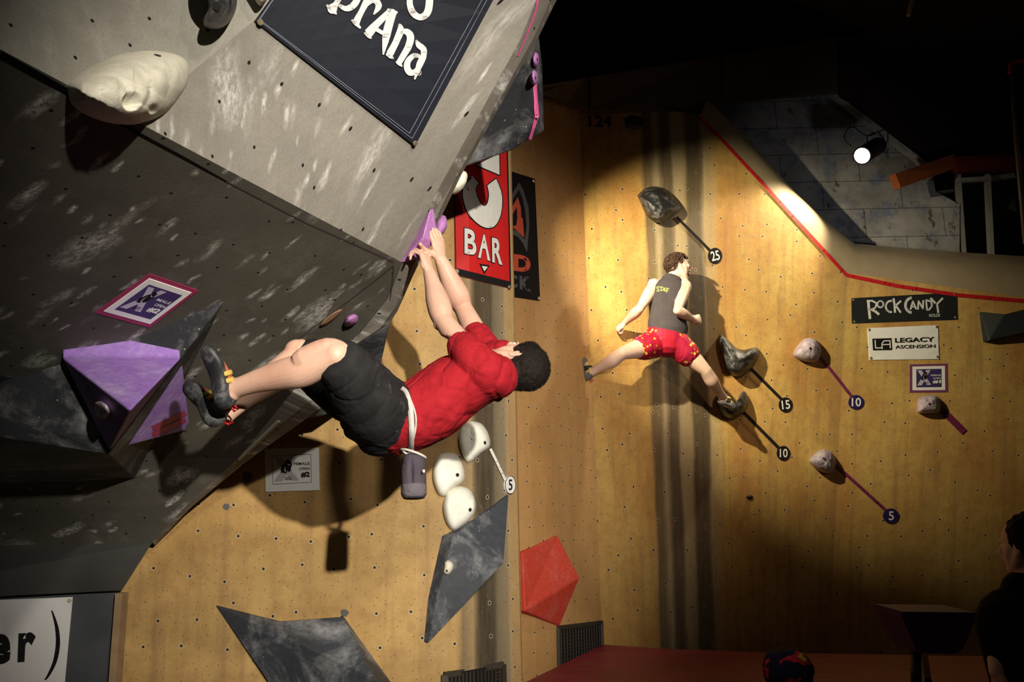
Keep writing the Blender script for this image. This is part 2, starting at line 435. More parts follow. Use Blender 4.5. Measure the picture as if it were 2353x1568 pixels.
slab('trim_7', [(1930, 74), (2330, 40), (2330, 330), (2150, 390), (1930, 222)], [8.45, 9.2, 9.3, 9.1, 8.8], flat('dark_plywood', (.02, .011, .008), .8, .1))

# --- the overhanging wall
def up_plane(px, py, z):  # point at height z
    return PZ(px, py, z)
YB = 3.30
F = [(1350, -150, 2.72), (1232, 0, 2.90), (1195, 92, 2.98), (1010, 430, 3.20), (925, 604, YB), (690, 872, 3.66), (548, 1054, 3.95), (430, 1160, 4.12), (350, 1247, 4.26)]
F[5:6] = [(892, 686, 0), (812, 786, 0), (690, 878, 0)]
Sil = [(1388, -150), (1279, 0), (1237, 86), (1062, 398), (950, 632), (914, 714), (852, 812), (738, 938), (562, 1064), (440, 1166), (356, 1252)]
Bp = P(*F[4])
C0 = PZ(-420, -110, Bp.z+.02)
def flatY(a, b, c, px, py):
    n = (b-a).cross(c-a); r = ray(px, py); return (CAM + r*((a-CAM).dot(n)/r.dot(n))).y
for i in range(5, 10): F[i] = (F[i][0], F[i][1], flatY(Bp, C0, P(*F[-1]), F[i][0], F[i][1]))
for i in range(1, 4): F[i] = (F[i][0], F[i][1], flatY(Bp, C0, P(*F[0]), F[i][0], F[i][1]))
Fp = [P(*f) for f in F]
print('F', [(a, b, round(c, 2)) for a, b, c in F])
C0 = PZ(-420, -110, Bp.z+.02)           # the crease runs level
D0 = PZ(-420, 1262, Fp[-1].z)           # bottom crease
T0 = PZ(-420, -900, Fp[0].z+.3)
def uvof(p, o, du, dv): q = p-o; return (q.dot(du), q.dot(dv))
def over_mat(name, base, chalk_dir, lighter=False, amount=1.0, frac=.5):
    a = M(name, .75, .2); uv = a.co('UV')
    n1 = a.noise(uv, 2.2, 6, .6); n2 = a.noise(uv, 14, 5, .7); n3 = a.noise(uv, 120, 2, .6)
    col = a.mix(a.mr(n1, .35, .65), tuple(x*.82 for x in base), tuple(x*1.15 for x in base))
    col = a.mix(a.mr(n2, .5, .7, 0, .3), col, tuple(x*.6 for x in base))
    col = a.mix(a.mr(n3, .35, .65, .25, 0), col, tuple(x*.5 for x in base))
    # chalk marks: patches, smears, dust
    def patch(sc, st, rot, lo, hi, frac, seed):
        w_ = a.n('VectorMath'); w_.operation = 'ADD'; a.set(w_.inputs[0], a.co('UV', (st, 1, 1), rot=(0, 0, rot), loc=(seed, seed*.7, 0)))
        nz = a.n('TexNoise'); a.set(nz.inputs['Vector'], a.co('UV', (1, 1, 1), loc=(seed, 0, 0))); nz.inputs['Scale'].default_value = 5.5; nz.inputs['Detail'].default_value = 3
        sc_ = a.n('VectorMath'); sc_.operation = 'SCALE'; a.set(sc_.inputs[0], nz.outputs['Color']); sc_.inputs['Scale'].default_value = .22
        a.set(w_.inputs[1], sc_.outputs[0])
        d = a.vor(w_.outputs[0], sc, 1, dim='2D'); cc = a.n('SeparateXYZ'); a.set(cc.inputs[0], a.vor(w_.outputs[0], sc, 1, out='Color', dim='2D'))
        gate = a.mr(cc.outputs[0], 1-frac, 1-frac+.02); size = a.mr(cc.outputs[1], 0, 1, .45, 1)
        return a.math('MULTIPLY', a.math('MULTIPLY', a.mr(a.math('DIVIDE', d, size), lo, hi, 1, 0), gate), a.mr(cc.outputs[2], 0, 1, .35, 1))
    m1 = patch(2.6, 2.0, chalk_dir, .08, .44, frac, 1.0); m2 = patch(3.9, 3.4, chalk_dir+.35, .06, .42, frac*.8, 4.0); m3 = patch(8, 2.8, chalk_dir-.3, .05, .40, frac*.7, 7.0)
    fine = a.mr(a.noise(a.co('UV', (2.0, 1, 1), rot=(0, 0, chalk_dir)), 26, 6, .85), .41, .60)
    mm = a.math('MULTIPLY', a.math('MAXIMUM', a.math('MAXIMUM', m1, m2), m3), fine)
    dust = a.math('MULTIPLY', a.mr(a.noise(uv, 3.1, 5, .7), .5, .75, 0, .14), a.mr(n2, .4, .7))
    mm = a.math('MULTIPLY', a.math('MAXIMUM', mm, dust), 1.0*amount)
    col = a.mix(mm, col, (.62, .60, .56))
    col, d = holes(a, col, a.co('UV', (1, 1, 1), rot=(0, 0, .2)), 6.3, .55, .0055)
    a.color(col); a.bump(a.math('ADD', n3, a.math('MULTIPLY', n2, .4)), .22, .004)
    return a.m
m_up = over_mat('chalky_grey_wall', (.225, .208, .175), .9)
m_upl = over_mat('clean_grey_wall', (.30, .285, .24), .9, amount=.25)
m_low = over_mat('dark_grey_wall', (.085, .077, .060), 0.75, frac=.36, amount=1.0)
m_side = over_mat('scuffed_edge', (.20, .18, .15), 1.15, amount=1.3)
def surfpatch(name, rows, mats, axis=None, matfn=None):
    """rows of points, equal counts"""
    vs = [p for r in rows for p in r]; n = len(rows[0]); fs = []
    for j in range(len(rows)-1):
        for i in range(n-1): a = j*n+i; fs.append([a, a+1, a+n+1, a+n])
    du = (rows[0][-1]-rows[0][0]).normalized(); nv = (rows[-1][0]-rows[0][0]); nn = du.cross(nv).normalized(); dv = nn.cross(du)
    uv = [uvof(p, rows[0][0], du, dv) for p in vs]
    o = fromdata(name, vs, fs, mats, None, False, uv)
    if matfn:
        for p in o.data.polygons: p.material_index = matfn(p.center)
    return o
def lr(a, b, n): return [a.lerp(b, i/n) for i in range(n+1)]
# upper face: between the crease and beyond the frame
NU = 40
rows = [lr(C0.lerp(T0, k/4*0+0), Bp, NU)]
ups = [Fp[3], Fp[2], Fp[1], Fp[0]]
lefts = [C0.lerp(T0, t) for t in (.3, .62, .72, 1)]
rows += [lr(l, r, NU) for l, r in zip(lefts, ups)]
# the cleaner panel in the upper-left ends along a painted joint
j0, j1 = PZ(300, 282, 2.6), None
def side_of_joint(c):
    d = (c-CAM); q = CROT.transposed() @ d; px = 1176.5+FPX*q.x/-q.z; py = 784-FPX*q.y/-q.z
    return 1 if (px-300)*(0-282)-(py-282)*(640-300) > 0 else 0
rows = [[a.lerp(b, k/6) for a, b in zip(r0, r1)] for r0, r1 in zip(rows, rows[1:]) for k in range(6)]+[rows[-1]]
over_up = surfpatch('wall_overhang_upper', rows, [m_up, m_upl]); tag(over_up, kind='structure')
# finer split for the painted joint
bm = bmesh.new(); bm.from_mesh(over_up.data)
pa, pb = P(300, 282, 2.5), P(640, 0, 2.5); pn = (pa-CAM).cross(pb-CAM).normalized()
bmesh.ops.bisect_plane(bm, geom=bm.verts[:]+bm.edges[:]+bm.faces[:], plane_co=CAM, plane_no=pn)
ref = P(100, 60, 2.5); sgn = (ref-CAM).dot(pn) > 0
for f in bm.faces: f.material_index = 1 if ((f.calc_center_median()-CAM).dot(pn) > 0) == sgn else 0
bm.to_mesh(over_up.data); bm.free()
# lower face
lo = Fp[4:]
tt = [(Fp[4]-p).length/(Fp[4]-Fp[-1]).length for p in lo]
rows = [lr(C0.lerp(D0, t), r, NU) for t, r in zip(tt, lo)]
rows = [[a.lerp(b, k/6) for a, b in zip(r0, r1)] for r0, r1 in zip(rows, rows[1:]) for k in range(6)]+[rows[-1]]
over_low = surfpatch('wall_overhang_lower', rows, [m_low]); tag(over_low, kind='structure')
# side band and hidden return
rows = [[P(x, y, F[i][2]+.06) if 0 else P(x, y, F[i][2]+.16) for i, (x, y) in enumerate(Sil)], Fp]
rows.insert(1, [a.lerp(b, .45)+V((.010, -.012, -.010)) for a, b in zip(*rows)])
back = [P(x-(230 if i < 4 else 95), y+20, min(4.9, F[i][2]+(.9 if i < 4 else 1.4))) for i, (x, y) in enumerate(Sil)]
over_side = surfpatch('wall_overhang_side', [back]+rows, [m_side]); tag(over_side, kind='structure')
# kick band and pillar under it
k0, k1 = P(356, 1252, 4.30), P(284, 1357, 4.40)
KL0, KL1 = PZ(-420, 1262, Fp[-1].z), PZ(-420, 1392, P(284, 1357, 4.36).z)
mk = flat('grey_paint', (.060, .059, .055), .7, .2, 0, .25, 5, .2)
kick = surfpatch('wall_kick', [[KL0, Fp[-1]], [KL1, P(280, 1357, 4.35)]], [mk]); tag(kick, kind='structure')
pl = P(274, 1362, 4.39); plL = PZ(-420, 1394, pl.z)
pil = quadobj('wall_pillar', [plL, pl, V((pl.x+.02, pl.y, -.5)), V((plL.x, plL.y, -.5))], flat('slate_paint', (.042, .046, .052), .65, .3, 0, .2, 5), V((0, .012, 0))); tag(pil, kind='structure')
mw = flat('worn_wood_edge', (.30, .20, .11), .7, .2, 0, .35, 12)
bm = bmesh.new(); boxbm(bm, V((pl.x+.028, 4.36, (pl.z-.5)/2)), V((.018, 0, 0)), V((0, .035, 0)), V((0, 0, (pl.z+.5)/2)))
tag(frombm('trim_8', bm, mw), kind='structure')
# the bolted-on rail along the side band
bm = bmesh.new(); barbm(bm, P(641, 968, 3.84), P(549, 1056, 4.0), .014, .012)
tag(frombm('trim_9', bm, flat('pale_edge', (.42, .38, .31))), kind='structure')
# dark open joint along the left part of the crease
S_over = Surf(); S_over.add(over_up.data); S_over.add(over_low.data)
S_side = Surf(); S_side.add(over_side.data)
S_overall = Surf(); S_overall.add(over_up.data); S_overall.add(over_low.data); S_overall.add(over_side.data)
msh = flat('open_joint', (.004, .004, .004), .9, .05)
o = decal('trim_10', ribbon([(0, 124), (160, 212), (300, 296), (430, 366), (520, 416)], [17, 14, 7, 6, 3]), S_over, msh, .002); tag(o, kind='structure')
o = decal('trim_11', ribbon([(520, 416), (700, 510), (905, 602)], [3, 3, 3.5]), S_over, flat('worn_joint', (.05, .045, .04)), .002); tag(o, kind='structure')
S_pil = Surf(); S_pil.add(pil.data)

m_cr = flat('shallow_crease', (.035, .031, .026))
for k, (pts, wd) in enumerate((([(904, 610), (880, 630), (800, 692), (720, 752), (660, 800)], [3.5, 3, 2.5, 2, 1]), ([(904, 612), (901, 650), (896, 690)], [3, 3, 1.5]))):
    o = decal('trim_%d' % (20+k), ribbon(pts, wd), S_overall, m_cr, .002); tag(o, kind='structure')
# ------------------------------------------------------------------ holds, volumes
def dusty(name, c, chalk=.3, rough=.6, sc=6, spec=.3, bump=.25, specks=True):
    a = M(name, rough, spec); co = a.co('Object')
    n1 = a.noise(co, sc, 6, .65, .5); n2 = a.noise(co, sc*9, 4, .7)
    col = a.mix(a.mr(n2, .3, .7), tuple(x*.8 for x in c), tuple(min(1, x*1.15) for x in c))
    col = a.mix(a.math('MULTIPLY', a.mr(n1, .48, .72), a.mr(n2, .3, .7, .3*chalk, chalk)), col, (.62, .62, .62))
    if specks:
        d = a.vor(co, 17, 1); col = a.mix(a.mr(d, .03, .06, .7, 0), col, (.5, .48, .4))
    a.color(col); a.bump(n2, bump, .004); return a.m
def brainy(name, c, crease, rough=.7, sc=14, tint=None):
    a = M(name, rough, .25); co = a.co('Object')
    d = a.noise(co, sc, 5, .6)
    col = a.mix(a.mr(d, .4, .65), c, tint or tuple(x*.85 for x in c))
    col = a.mix(a.mr(a.noise(co, sc*5, 4, .7), .5, .8, 0, .35), col, crease)
    a.color(col); a.bump(a.noise(co, 220, 2), .35, .002); return a.m
def lumps(p, sc, amp):
    """worn, pillow-like lobes with creases between them"""
    d, _ = noise.voronoi(p*sc)
    return amp*(min(.5, (d[1]-d[0]))*2 - .5) + amp*.5*noise.noise(p*sc*2.1)
def blob(name, outline, apex, h, surf, mat, label, cat='climbing hold', group=None, amp=.0, sc=16, rings=9, flat_top=.0, bolt=None, craters=(), smooth=5, parent=None, power=.5, embed=.01):
    ol = crom(list(outline)+[outline[0]], smooth)[:-1]; n = len(ol); vs, fs = [], []
    vs += [surf.at(x, y, -embed) for x, y in ol]
    base_n = surf.hit(*apex)[1]
    for k in range(rings):
        s = k/rings; s2 = s*(1-.25*(1-s))
        hh = h*(1-(1-min(1, s/(1-flat_top)))**2)**power
        for x, y in ol:
            px, py = x+(apex[0]-x)*s2, y+(apex[1]-y)*s2
            a = surf.at(px, py, hh)
            if amp and k > 0: a = a + base_n*lumps(a, sc, amp)*min(1, s*1.6)
            for cx, cy, cr, cdp in craters:
                q = math.hypot(px-cx, py-cy)/cr
                if q < 1: a = a - base_n*cdp*(1-q*q)
            vs.append(a)
    vs.append(surf.at(apex[0], apex[1], h))
    for k in range(rings):
        for i in range(n):
            a, b = k*n+i, k*n+(i+1) % n; fs.append([a, b, b+n, a+n])
    t = len(vs)-1; k = rings*n
    for i in range(n): fs.append([k+i, k+(i+1) % n, t])
    o = fromdata(name, vs, fs, mat, parent, True)
    me = o.data; bm = bmesh.new(); bm.from_mesh(me); bmesh.ops.recalc_face_normals(bm, faces=bm.faces[:]); bm.to_mesh(me); bm.free()
    if label: tag(o, label, cat, group)
    if bolt:
        s = Surf(); s.add(me); 
        c = s.off(bolt[0], bolt[1], .0); nn = s.hit(*bolt[:2])[1]; r, u, n3 = basis(nn)
        rr = bolt[2] if len(bolt) > 2 else .008; bm = bmesh.new(); ring = [bm.verts.new(c+n3*.0025+(r*math.cos(t)+u*math.sin(t))*rr) for t in [k*math.pi/6 for k in range(12)]]
        ring2 = [bm.verts.new(v.co-n3*.006) for v in ring]
        bm.faces.new(ring); [bm.faces.new((ring[i], ring[(i+1) % 12], ring2[(i+1) % 12], ring2[i])) for i in range(12)]
        frombm('bolt', bm, M_BOLT, o)
    return o
M_BOLT = flat('bolt_hole', (.02, .018, .016), .4, .5)
def volume(name, verts, faces, surf, mat, label, group=None, bevel=.012, skirt=True, cat='climbing volume', world=False, back=None):
    """faceted plywood volume: front vertices (px, py, height off the wall) or world points; side walls run back to the surface"""
    if world: F_ = [P(*v) for v in verts]; B_ = [p+V(back) for p in F_]
    else:
        F_ = [surf.at(x, y, h) for x, y, h in verts]; nn = surf.hit(*verts[0][:2])[1]
        B_ = []
        for p in F_:
            q, n2, i, d = surf.t.ray_cast(p+nn*.01, -nn)
            if q is None or d > 1: q = p-nn*.3
            B_.append(q-nn*.012)
    vs = F_+B_; n = len(F_); fs = [list(f) for f in faces]
    ed = {}
    for f in faces:
        for a, b in zip(f, list(f[1:])+[f[0]]): ed[(a, b)] = 1
    for (a, b) in list(ed):
        if (b, a) not in ed: fs.append([b, a, a+n, b+n])
    fs += [[i+n for i in reversed(f)] for f in faces]
    me = bpy.data.meshes.new(name); me.from_pydata([tuple(v) for v in vs], [], fs); bm = bmesh.new(); bm.from_mesh(me)
    bmesh.ops.recalc_face_normals(bm, faces=bm.faces[:])
    if bevel: bmesh.ops.bevel(bm, geom=bm.edges[:], offset=bevel, segments=3, affect='EDGES', profile=.6, clamp_overlap=True)
    bm.to_mesh(me); bm.free()
    o = link(name, me, mat); tag(o, label, cat, group)
    return o
m_cream = brainy('cream_resin', (.74, .70, .56), (.45, .42, .33))
m_black = dusty('black_fibreglass', (.016, .016, .017), .38, .42, 9, .45, .5, False)
m_blackv = dusty('black_textured_volume', (.020, .021, .024), .36, .6, 4.5)
m_bluev = dusty('slate_volume', (.046, .051, .060), .6, .6, 4)
m_purple = dusty('purple_volume_paint', (.27, .145, .44), .35, .6, 5)
m_purh = brainy('purple_resin', (.40, .17, .42), (.62, .5, .62))
m_redv = dusty('red_volume_paint', (.56, .055, .03), .12, .65, 6)
m_marble = brainy('white_purple_marble', (.52, .47, .46), (.20, .10, .22), .6, 16, (.34, .22, .36))
# overhang
blob('climbing_hold', [(155, 215), (160, 188), (205, 156), (262, 129), (315, 118), (372, 118), (418, 131), (434, 156), (430, 192), (410, 226), (382, 258), (340, 279), (296, 287), (245, 281), (198, 264), (166, 241)], (300, 196), .14, S_over, m_cream,
     'large cream hold with rounded lobes and a finger pocket, upper left overhang', amp=.008, sc=12, rings=30, smooth=9, power=.8, bolt=(362, 128, .009), craters=[(303, 232, 22, .040), (352, 250, 12, .012), (335, 270, 10, .012)], flat_top=.12)
blob('climbing_hold', [(470, -90), (530, -80), (545, -10), (536, 38), (508, 66), (474, 66), (466, 46), (478, 20), (472, -8), (440, -40)], (500, -5), .20, S_over, m_black,
     'black curved hold cut off by the top edge of the photo', bolt=(497, 14, .012), rings=12)
blob('climbing_hold', [(556, -50), (600, -70), (624, -30), (613, 0), (600, 14), (588, 4)], (600, -25), .10, S_over, m_cream, 'cream hold just showing at the top left corner of the dark banner')
vb = volume('climbing_volume', [(517, 690, .0), (-120, 905, .0), (-120, 985, .30), (250, 1044, .30), (-120, 1120, 0), (310, 1100, 0)],
       [(0, 1, 2, 3), (3, 2, 4, 5), (0, 3, 5)], S_over, m_blackv, 'huge black textured wedge volume under the purple volume on the dark overhang', bevel=.01)
S_vb = Surf(); S_vb.add(vb.data)
vp2 = volume('climbing_volume', [(398, 842, .10), (418, 832, .08), (434, 972, .02), (424, 990, .02), (262, 1034, .24)], [(0, 1, 2, 3, 4)], S_over, m_purple,
       'light purple flat volume with two maroon tape strips, right of the pyramid', bevel=.008)
S_vp2 = Surf(); S_vp2.add(vp2.data)
vp = volume('climbing_volume', [(142, 821, .03), (417, 822, .115), (251, 1038, .30), (300, 944, .50)], [(0, 1, 3), (0, 3, 2), (1, 2, 3)], S_over, m_purple,
       'large purple pyramid volume with a screw hole at its tip', bevel=.012)
S_vp = Surf(); S_vp.add(vp.data)
mtape_m = flat('maroon_tape', (.30, .025, .085), .5)
for k, q in enumerate(([(343, 1000), (431, 964)], [(340, 985), (430, 948)])):
    try:
        o = decal('tape_strip', ribbon([(350, q[0][1]), (426, q[1][1])], 12.5), S_vp2, mtape_m, .002)
        tag(o, ['lower of the two maroon tape strips on the purple volume', 'upper of the two maroon tape strips on the purple volume'][k], 'tape', 'maroon tape on the purple volume')
    except RuntimeError as e: print('tape', e)
blob('climbing_hold', [(218, 925), (232, 922), (248, 932), (253, 950), (243, 962), (226, 960), (217, 945)], (236, 942), .045, S_vp, m_marble, 'small pale purple hold on the shaded side of the pyramid volume', rings=6, bolt=(230, 946, .008))
# holds at the free edge
vh = volume('climbing_hold', [(994, 462, 3.20), (1003, 520, 3.25), (997, 560, 3.26), (962, 596, 3.26), (918, 606, 3.295), (972, 545, 3.17)], [(0, 4, 5), (0, 5, 2, 1), (5, 4, 3), (5, 3, 2)], None, dusty('magenta_resin', (.42, .17, .44), .3, .45, 8),
       'magenta triangular hold at the overhang edge, gripped by the red-shirted climber', bevel=.008, cat='climbing hold', world=True, back=(-.06, .10, .05))
S_vh = Surf(); S_vh.add(vh.data)
def ellobj(name, c, ax, mat, label, cat, group=None, amp=0, sc=20):
    bm = bmesh.new(); bmesh.ops.create_icosphere(bm, subdivisions=4, radius=1)
    m3 = Matrix((ax[0], ax[1], ax[2])).transposed()
    for v in bm.verts:
        p = c + m3 @ v.co; v.co = p + (m3 @ v.co).normalized()*(lumps(p, sc, amp) if amp else 0)
    o = frombm(name, bm, mat, None, True); tag(o, label, cat, group); return o
c = P(1012, 520, 3.40)
ellobj('climbing_hold', c, (V((.018, .03, .045)), V((-.02, .05, 0)), V((-.015, -.005, .03))), m_purh, 'small chalky purple hold behind the gripping hands', 'climbing hold', amp=.004)
ellobj('climbing_hold', P(1050, 420, 3.42), (V((.030, .02, .048)), V((-.03, .06, 0)), V((-.022, -.01, .026))), m_cream, 'cream rounded hold on the overhang edge beside the red banner', 'climbing hold', amp=.003)
vt = volume('climbing_volume', [(1237, 62, 3.10), (1212, 112, 3.12), (1060, 385, 3.36), (1182, 343, 3.44), (1232, 268, 3.30), (1251, 300, 3.42), (1246, 150, 3.3)],
       [(1, 2, 3, 4), (0, 1, 4, 5, 6), (4, 3, 5)], None, m_blackv, 'black chalky volume with a pink tape line, beside the top of the overhang edge', world=True, back=(-.16, .38, .12), bevel=.008)
S_vt = Surf(); S_vt.add(vt.data)
mpink = flat('pink_tape', (.56, .10, .26), .5)
o = decal('tape_strip', ribbon([(1226, 192), (1232, 266), (1216, 318)], 7), S_vt, mpink, .007); tag(o, 'bent pink tape line on the black volume', 'tape')
for (x, y, rx, ry, lb) in ((1231, 137, 8, 17, 'upper of two small pink holds on the black volume'), (1227, 179, 9, 18, 'lower of two small pink holds, where the pink tape starts')):
    blob('climbing_hold', arc(x, y, rx, ry, 0, 324, 9), (x+1, y), .035, S_vt, m_purh, lb, group='small pink holds on the black volume', rings=6, smooth=3, bolt=(x+3, y, .006))
o = decal('tape_strip', ribbon([(1236, -6), (1228, 30), (1208, 84), (1188, 128)], [5, 5, 4, 3]), S_overall, mpink, .003); tag(o, 'thin pink tape line at the top right of the grey overhang', 'tape')
# lower black volume behind the climber
volume('climbing_volume', [(897, 744, 3.55), (808, 803, 3.56), (684, 884, 3.74), (643, 967, 3.92), (668, 970, 4.02), (750, 953, 4.0), (870, 862, 3.85)],
       [(0, 1, 2, 3, 4, 5, 6)], None, m_blackv, 'black chalk-scuffed volume behind the legs of the red-shirted climber', world=True, back=(-.12, .22, .02), bevel=.006)
m_wood = flat('wood_disc', (.22, .13, .07), .6, .3, 0, .3, 30)
ang = math.radians(-37); el = [(760+33*math.cos(t)*math.cos(ang)-7*math.sin(t)*math.sin(ang), 731+33*math.cos(t)*math.sin(ang)+7*math.sin(t)*math.cos(ang)) for t in [k*math.pi/8 for k in range(16)]]
blob('wooden_disc', el, (760, 730), .02, S_over, m_wood, 'round brown wooden disc fixed to the dark overhang above the knees', 'disc', rings=5, smooth=2, flat_top=.6)
blob('climbing_hold', [(790, 742), (797, 728), (812, 722), (822, 727), (820, 742), (806, 750), (794, 750)], (806, 737), .05, S_over, m_purh, 'small shiny purple knob right of the wooden disc', rings=6, bolt=(802, 741, .006))
# left wall
def c6(l): return [(850+x*.319, 680+y*.319) for x, y in l]
def c8(l): return [(600+x*.3942, 950+y*.3942) for x, y in l]
m_white = brainy('white_resin', (.88, .87, .76), (.42, .42, .40), .5, 7)
G = 'white rounded holds beside the dark wall stripe'
blob('climbing_hold', c6([(740, 903), (800, 920), (842, 970), (865, 1040), (858, 1095), (800, 1140), (725, 1200), (690, 1190), (655, 1110), (638, 1030), (650, 960), (690, 915)]), (1092, 1018), .07, S_left, m_white, 'white rounded hold, topmost of the three, joined to the number 5 marker', group=G, bolt=(1114, 1018, .010), flat_top=.45)
blob('climbing_hold', c6([(560, 1130), (620, 1140), (660, 1200), (682, 1280), (670, 1340), (620, 1375), (570, 1420), (530, 1450), (490, 1430), (455, 1340), (450, 1250), (475, 1180), (510, 1140)]), (1031, 1090), .07, S_left, m_white, 'white rounded hold, left and middle of the three', group=G, bolt=(1051, 1092, .010), flat_top=.45)
blob('climbing_hold', c8([(1165, 425), (1215, 445), (1245, 500), (1250, 560), (1220, 620), (1160, 670), (1120, 687), (1090, 660), (1065, 600), (1058, 530), (1080, 470), (1120, 435)]), (1055, 1166), .07, S_left, m_white, 'white rounded hold, lowest of the three, touching the slate volume', group=G, bolt=(1080, 1172, .010), flat_top=.45)
vs1 = volume('climbing_volume', [(1170, 1137, .02), (1158, 1295, .15), (985, 1479, .03), (1003, 1375, .05), (1041, 1232, .07)], [(0, 4, 1), (4, 3, 1), (3, 2, 1)], S_left, m_bluev, 'tall slate grey diamond volume below the white holds', bevel=.008)
S_vs = Surf(); S_vs.add(vs1.data)
blob('climbing_hold', [(1022, 1292), (1030, 1288), (1041, 1296), (1040, 1310), (1030, 1322), (1019, 1318), (1020, 1304)], (1030, 1305), .035, S_vs, m_cream, 'tiny cream hold on the left edge of the slate diamond volume', rings=6, bolt=(1027, 1312, .005))
volume('climbing_volume', [(496, 1392, .01), (788, 1419, .02), (960, 1660, .03), (860, 1560, .24), (700, 1690, .05), (640, 1430, .03)], [(0, 5, 3), (5, 1, 3), (1, 2, 3), (0, 3, 4), (2, 4, 3)], S_left, m_bluev, 'large dark slate wedge volume at the bottom of the yellow wall', bevel=.01)
# middle wall
volume('climbing_volume', [(1281, 1231, .02), (1332, 1328, .14), (1286, 1440, .01), (1206, 1405, .09), (1201, 1270, .05)], [(0, 4, 3, 1), (1, 3, 2)], S_mid, m_redv, 'red faceted volume low on the middle wall', bevel=.01)
# back wall
def cA(l): return [(1440+x*.13393, 410+y*.13393) for x, y in l]
def cB(l): return [(1620+x*.1658, 740+y*.1658) for x, y in l]
def cD(l): return [(1750+x*.287, 450+y*.287) for x, y in l]
def cE(l): return [(1750+x*.2563, 850+y*.2563) for x, y in l]
blob('climbing_hold', cA([(180, 295), (300, 180), (420, 138), (560, 145), (700, 200), (800, 290), (900, 420), (930, 500), (890, 580), (800, 640), (700, 710), (600, 765), (480, 750), (370, 670), (300, 560), (240, 430)]), (1522, 482), .24, S_back, m_black, 'black teardrop hold high on the back wall, joined to marker 25', amp=.012, sc=13, rings=14)
blob('climbing_hold', cB([(210, 170), (290, 220), (380, 310), (450, 370), (550, 385), (680, 355), (730, 370), (765, 410), (740, 500), (680, 600), (620, 680), (540, 745), (450, 765), (370, 735), (290, 640), (240, 500), (205, 380), (180, 240)]), (1694, 830), .24, S_back, m_black, 'black crescent hold joined to marker 15', amp=.012, sc=13, rings=14)
blob('climbing_hold', cB([(130, 1080), (160, 1020), (240, 1062), (330, 1100), (430, 1110), (480, 1060), (500, 990), (540, 960), (580, 1000), (602, 1100), (590, 1180), (540, 1260), (460, 1320), (380, 1345), (300, 1330), (230, 1270), (170, 1180)]), (1684, 938), .22, S_back, m_black, 'black crescent hold under the foot of the climber in red shorts', amp=.010, sc=13, rings=14)
blob('climbing_hold', cD([(390, 1140), (440, 1155), (470, 1200), (475, 1270), (440, 1330), (370, 1335), (290, 1310), (250, 1270), (290, 1200), (340, 1150)]), (1866, 800), .17, S_back, m_marble, 'white and purple marbled hold highest on the back wall, left of the white sign', amp=.008, sc=16, rings=10, bolt=(1862, 801, .012))
blob('climbing_hold', cE([(560, 710), (620, 735), (660, 790), (665, 850), (630, 930), (560, 925), (490, 890), (430, 830), (440, 790), (490, 740)]), (1898, 1054), .17, S_back, m_marble, 'white and purple marbled hold lowest on the back wall, above the long plum tape', amp=.010, sc=18, rings=10, bolt=(1893, 1054, .012))
blob('climbing_hold', cE([(1400, 270), (1450, 235), (1560, 232), (1600, 280), (1605, 350), (1580, 385), (1440, 395), (1390, 370)]), (2138, 928), .14, S_back, m_marble, 'white and purple marbled hold under the small purple-framed card', amp=.010, sc=18, rings=10, bolt=(2136, 929, .012))
volume('climbing_volume', [(2252, 716, .01), (2310, 722, .16), (2400, 700, .2), (2400, 754, .2), (2272, 783, .08)], [(0, 4, 1), (1, 4, 3, 2)], S_back, flat('black_volume_paint', (.02, .025, .026), .4), 'black wedge volume cut by the right edge of the photo')
m_dot = flat('black_knob', (.015, .015, .015), .4)
blob('climbing_hold', arc(1723, 1143, 8, 5, 0, 324, 9), (1723, 1143), .03, S_back, m_dot, 'tiny black knob low on the back wall', rings=5, smooth=2)
mpatch = flat('grey_filler', (.10, .10, .09), .8, .2, 0, .3, 90)
for k, (x, y, r) in enumerate(((568, 1097, 12), (520, 1165, 8), (792, 1409, 9))):
    rg = random.Random(k); o = decal('trim_%d' % (12+k), [[(x+r*(1+.3*(rg.random()-.5))*math.cos(t), y+r*(1+.3*(rg.random()-.5))*math.sin(t)) for t in [j*math.pi/6 for j in range(12)]]], S_left, mpatch, .0015); tag(o, kind='structure')

# ------------------------------------------------------------------ tape lines and number markers
mt_black = flat('black_tape', (.014, .012, .011), .8, .08); mt_white = flat('white_tape', (.72, .70, .64), .5); mt_purple = flat('plum_tape', (.16, .02, .07), .5); mt_red = flat('red_tape', (.46, .012, .018), .5)
def tape(pts, wd, surf, mat, label):
    out = []
    for (x0, y0), (x1, y1) in zip(pts, pts[1:]):
        n = max(1, int(math.hypot(x1-x0, y1-y0)/14)); out += [(x0+(x1-x0)*i/n, y0+(y1-y0)*i/n) for i in range(n)]
    out.append(pts[-1]); o = decal('tape_strip', ribbon(out, wd), surf, mat, .011); tag(o, label, 'tape'); return o
tape([(1553, 500), (1631, 578)], 6.5, S_back, mt_black, 'black tape line from the teardrop hold to marker 25')
tape([(1722, 846), (1796, 920)], 7, S_back, mt_black, 'black tape line from the crescent hold to marker 15')
tape([(1707, 948), (1790, 1032)], 7, S_back, mt_black, 'black tape line from the foothold to the black marker 10')
tape([(1881, 818), (1957, 914)], 6.5, S_back, mt_purple, 'plum tape line from the marbled hold to the purple marker 10')
tape([(1920, 1070), (2036, 1175)], 7, S_back, mt_purple, 'plum tape line from the lower marbled hold to marker 5')
tape([(2160, 940), (2214, 994)], 15, S_back, mt_purple, 'wide plum tape strip without a marker, right of the marbled hold')
tape([(1124, 1032), (1158, 1104)], 6, S_left, mt_white, 'white tape line from the top white hold to the white marker 5')
o = tape([(1604, 264), (1700, 368), (1780, 454), (1862, 544), (1943, 633)], 7, S_back, mt_red, 'x'); tag(o, 'red tape line running down the sloping edge of the back wall')
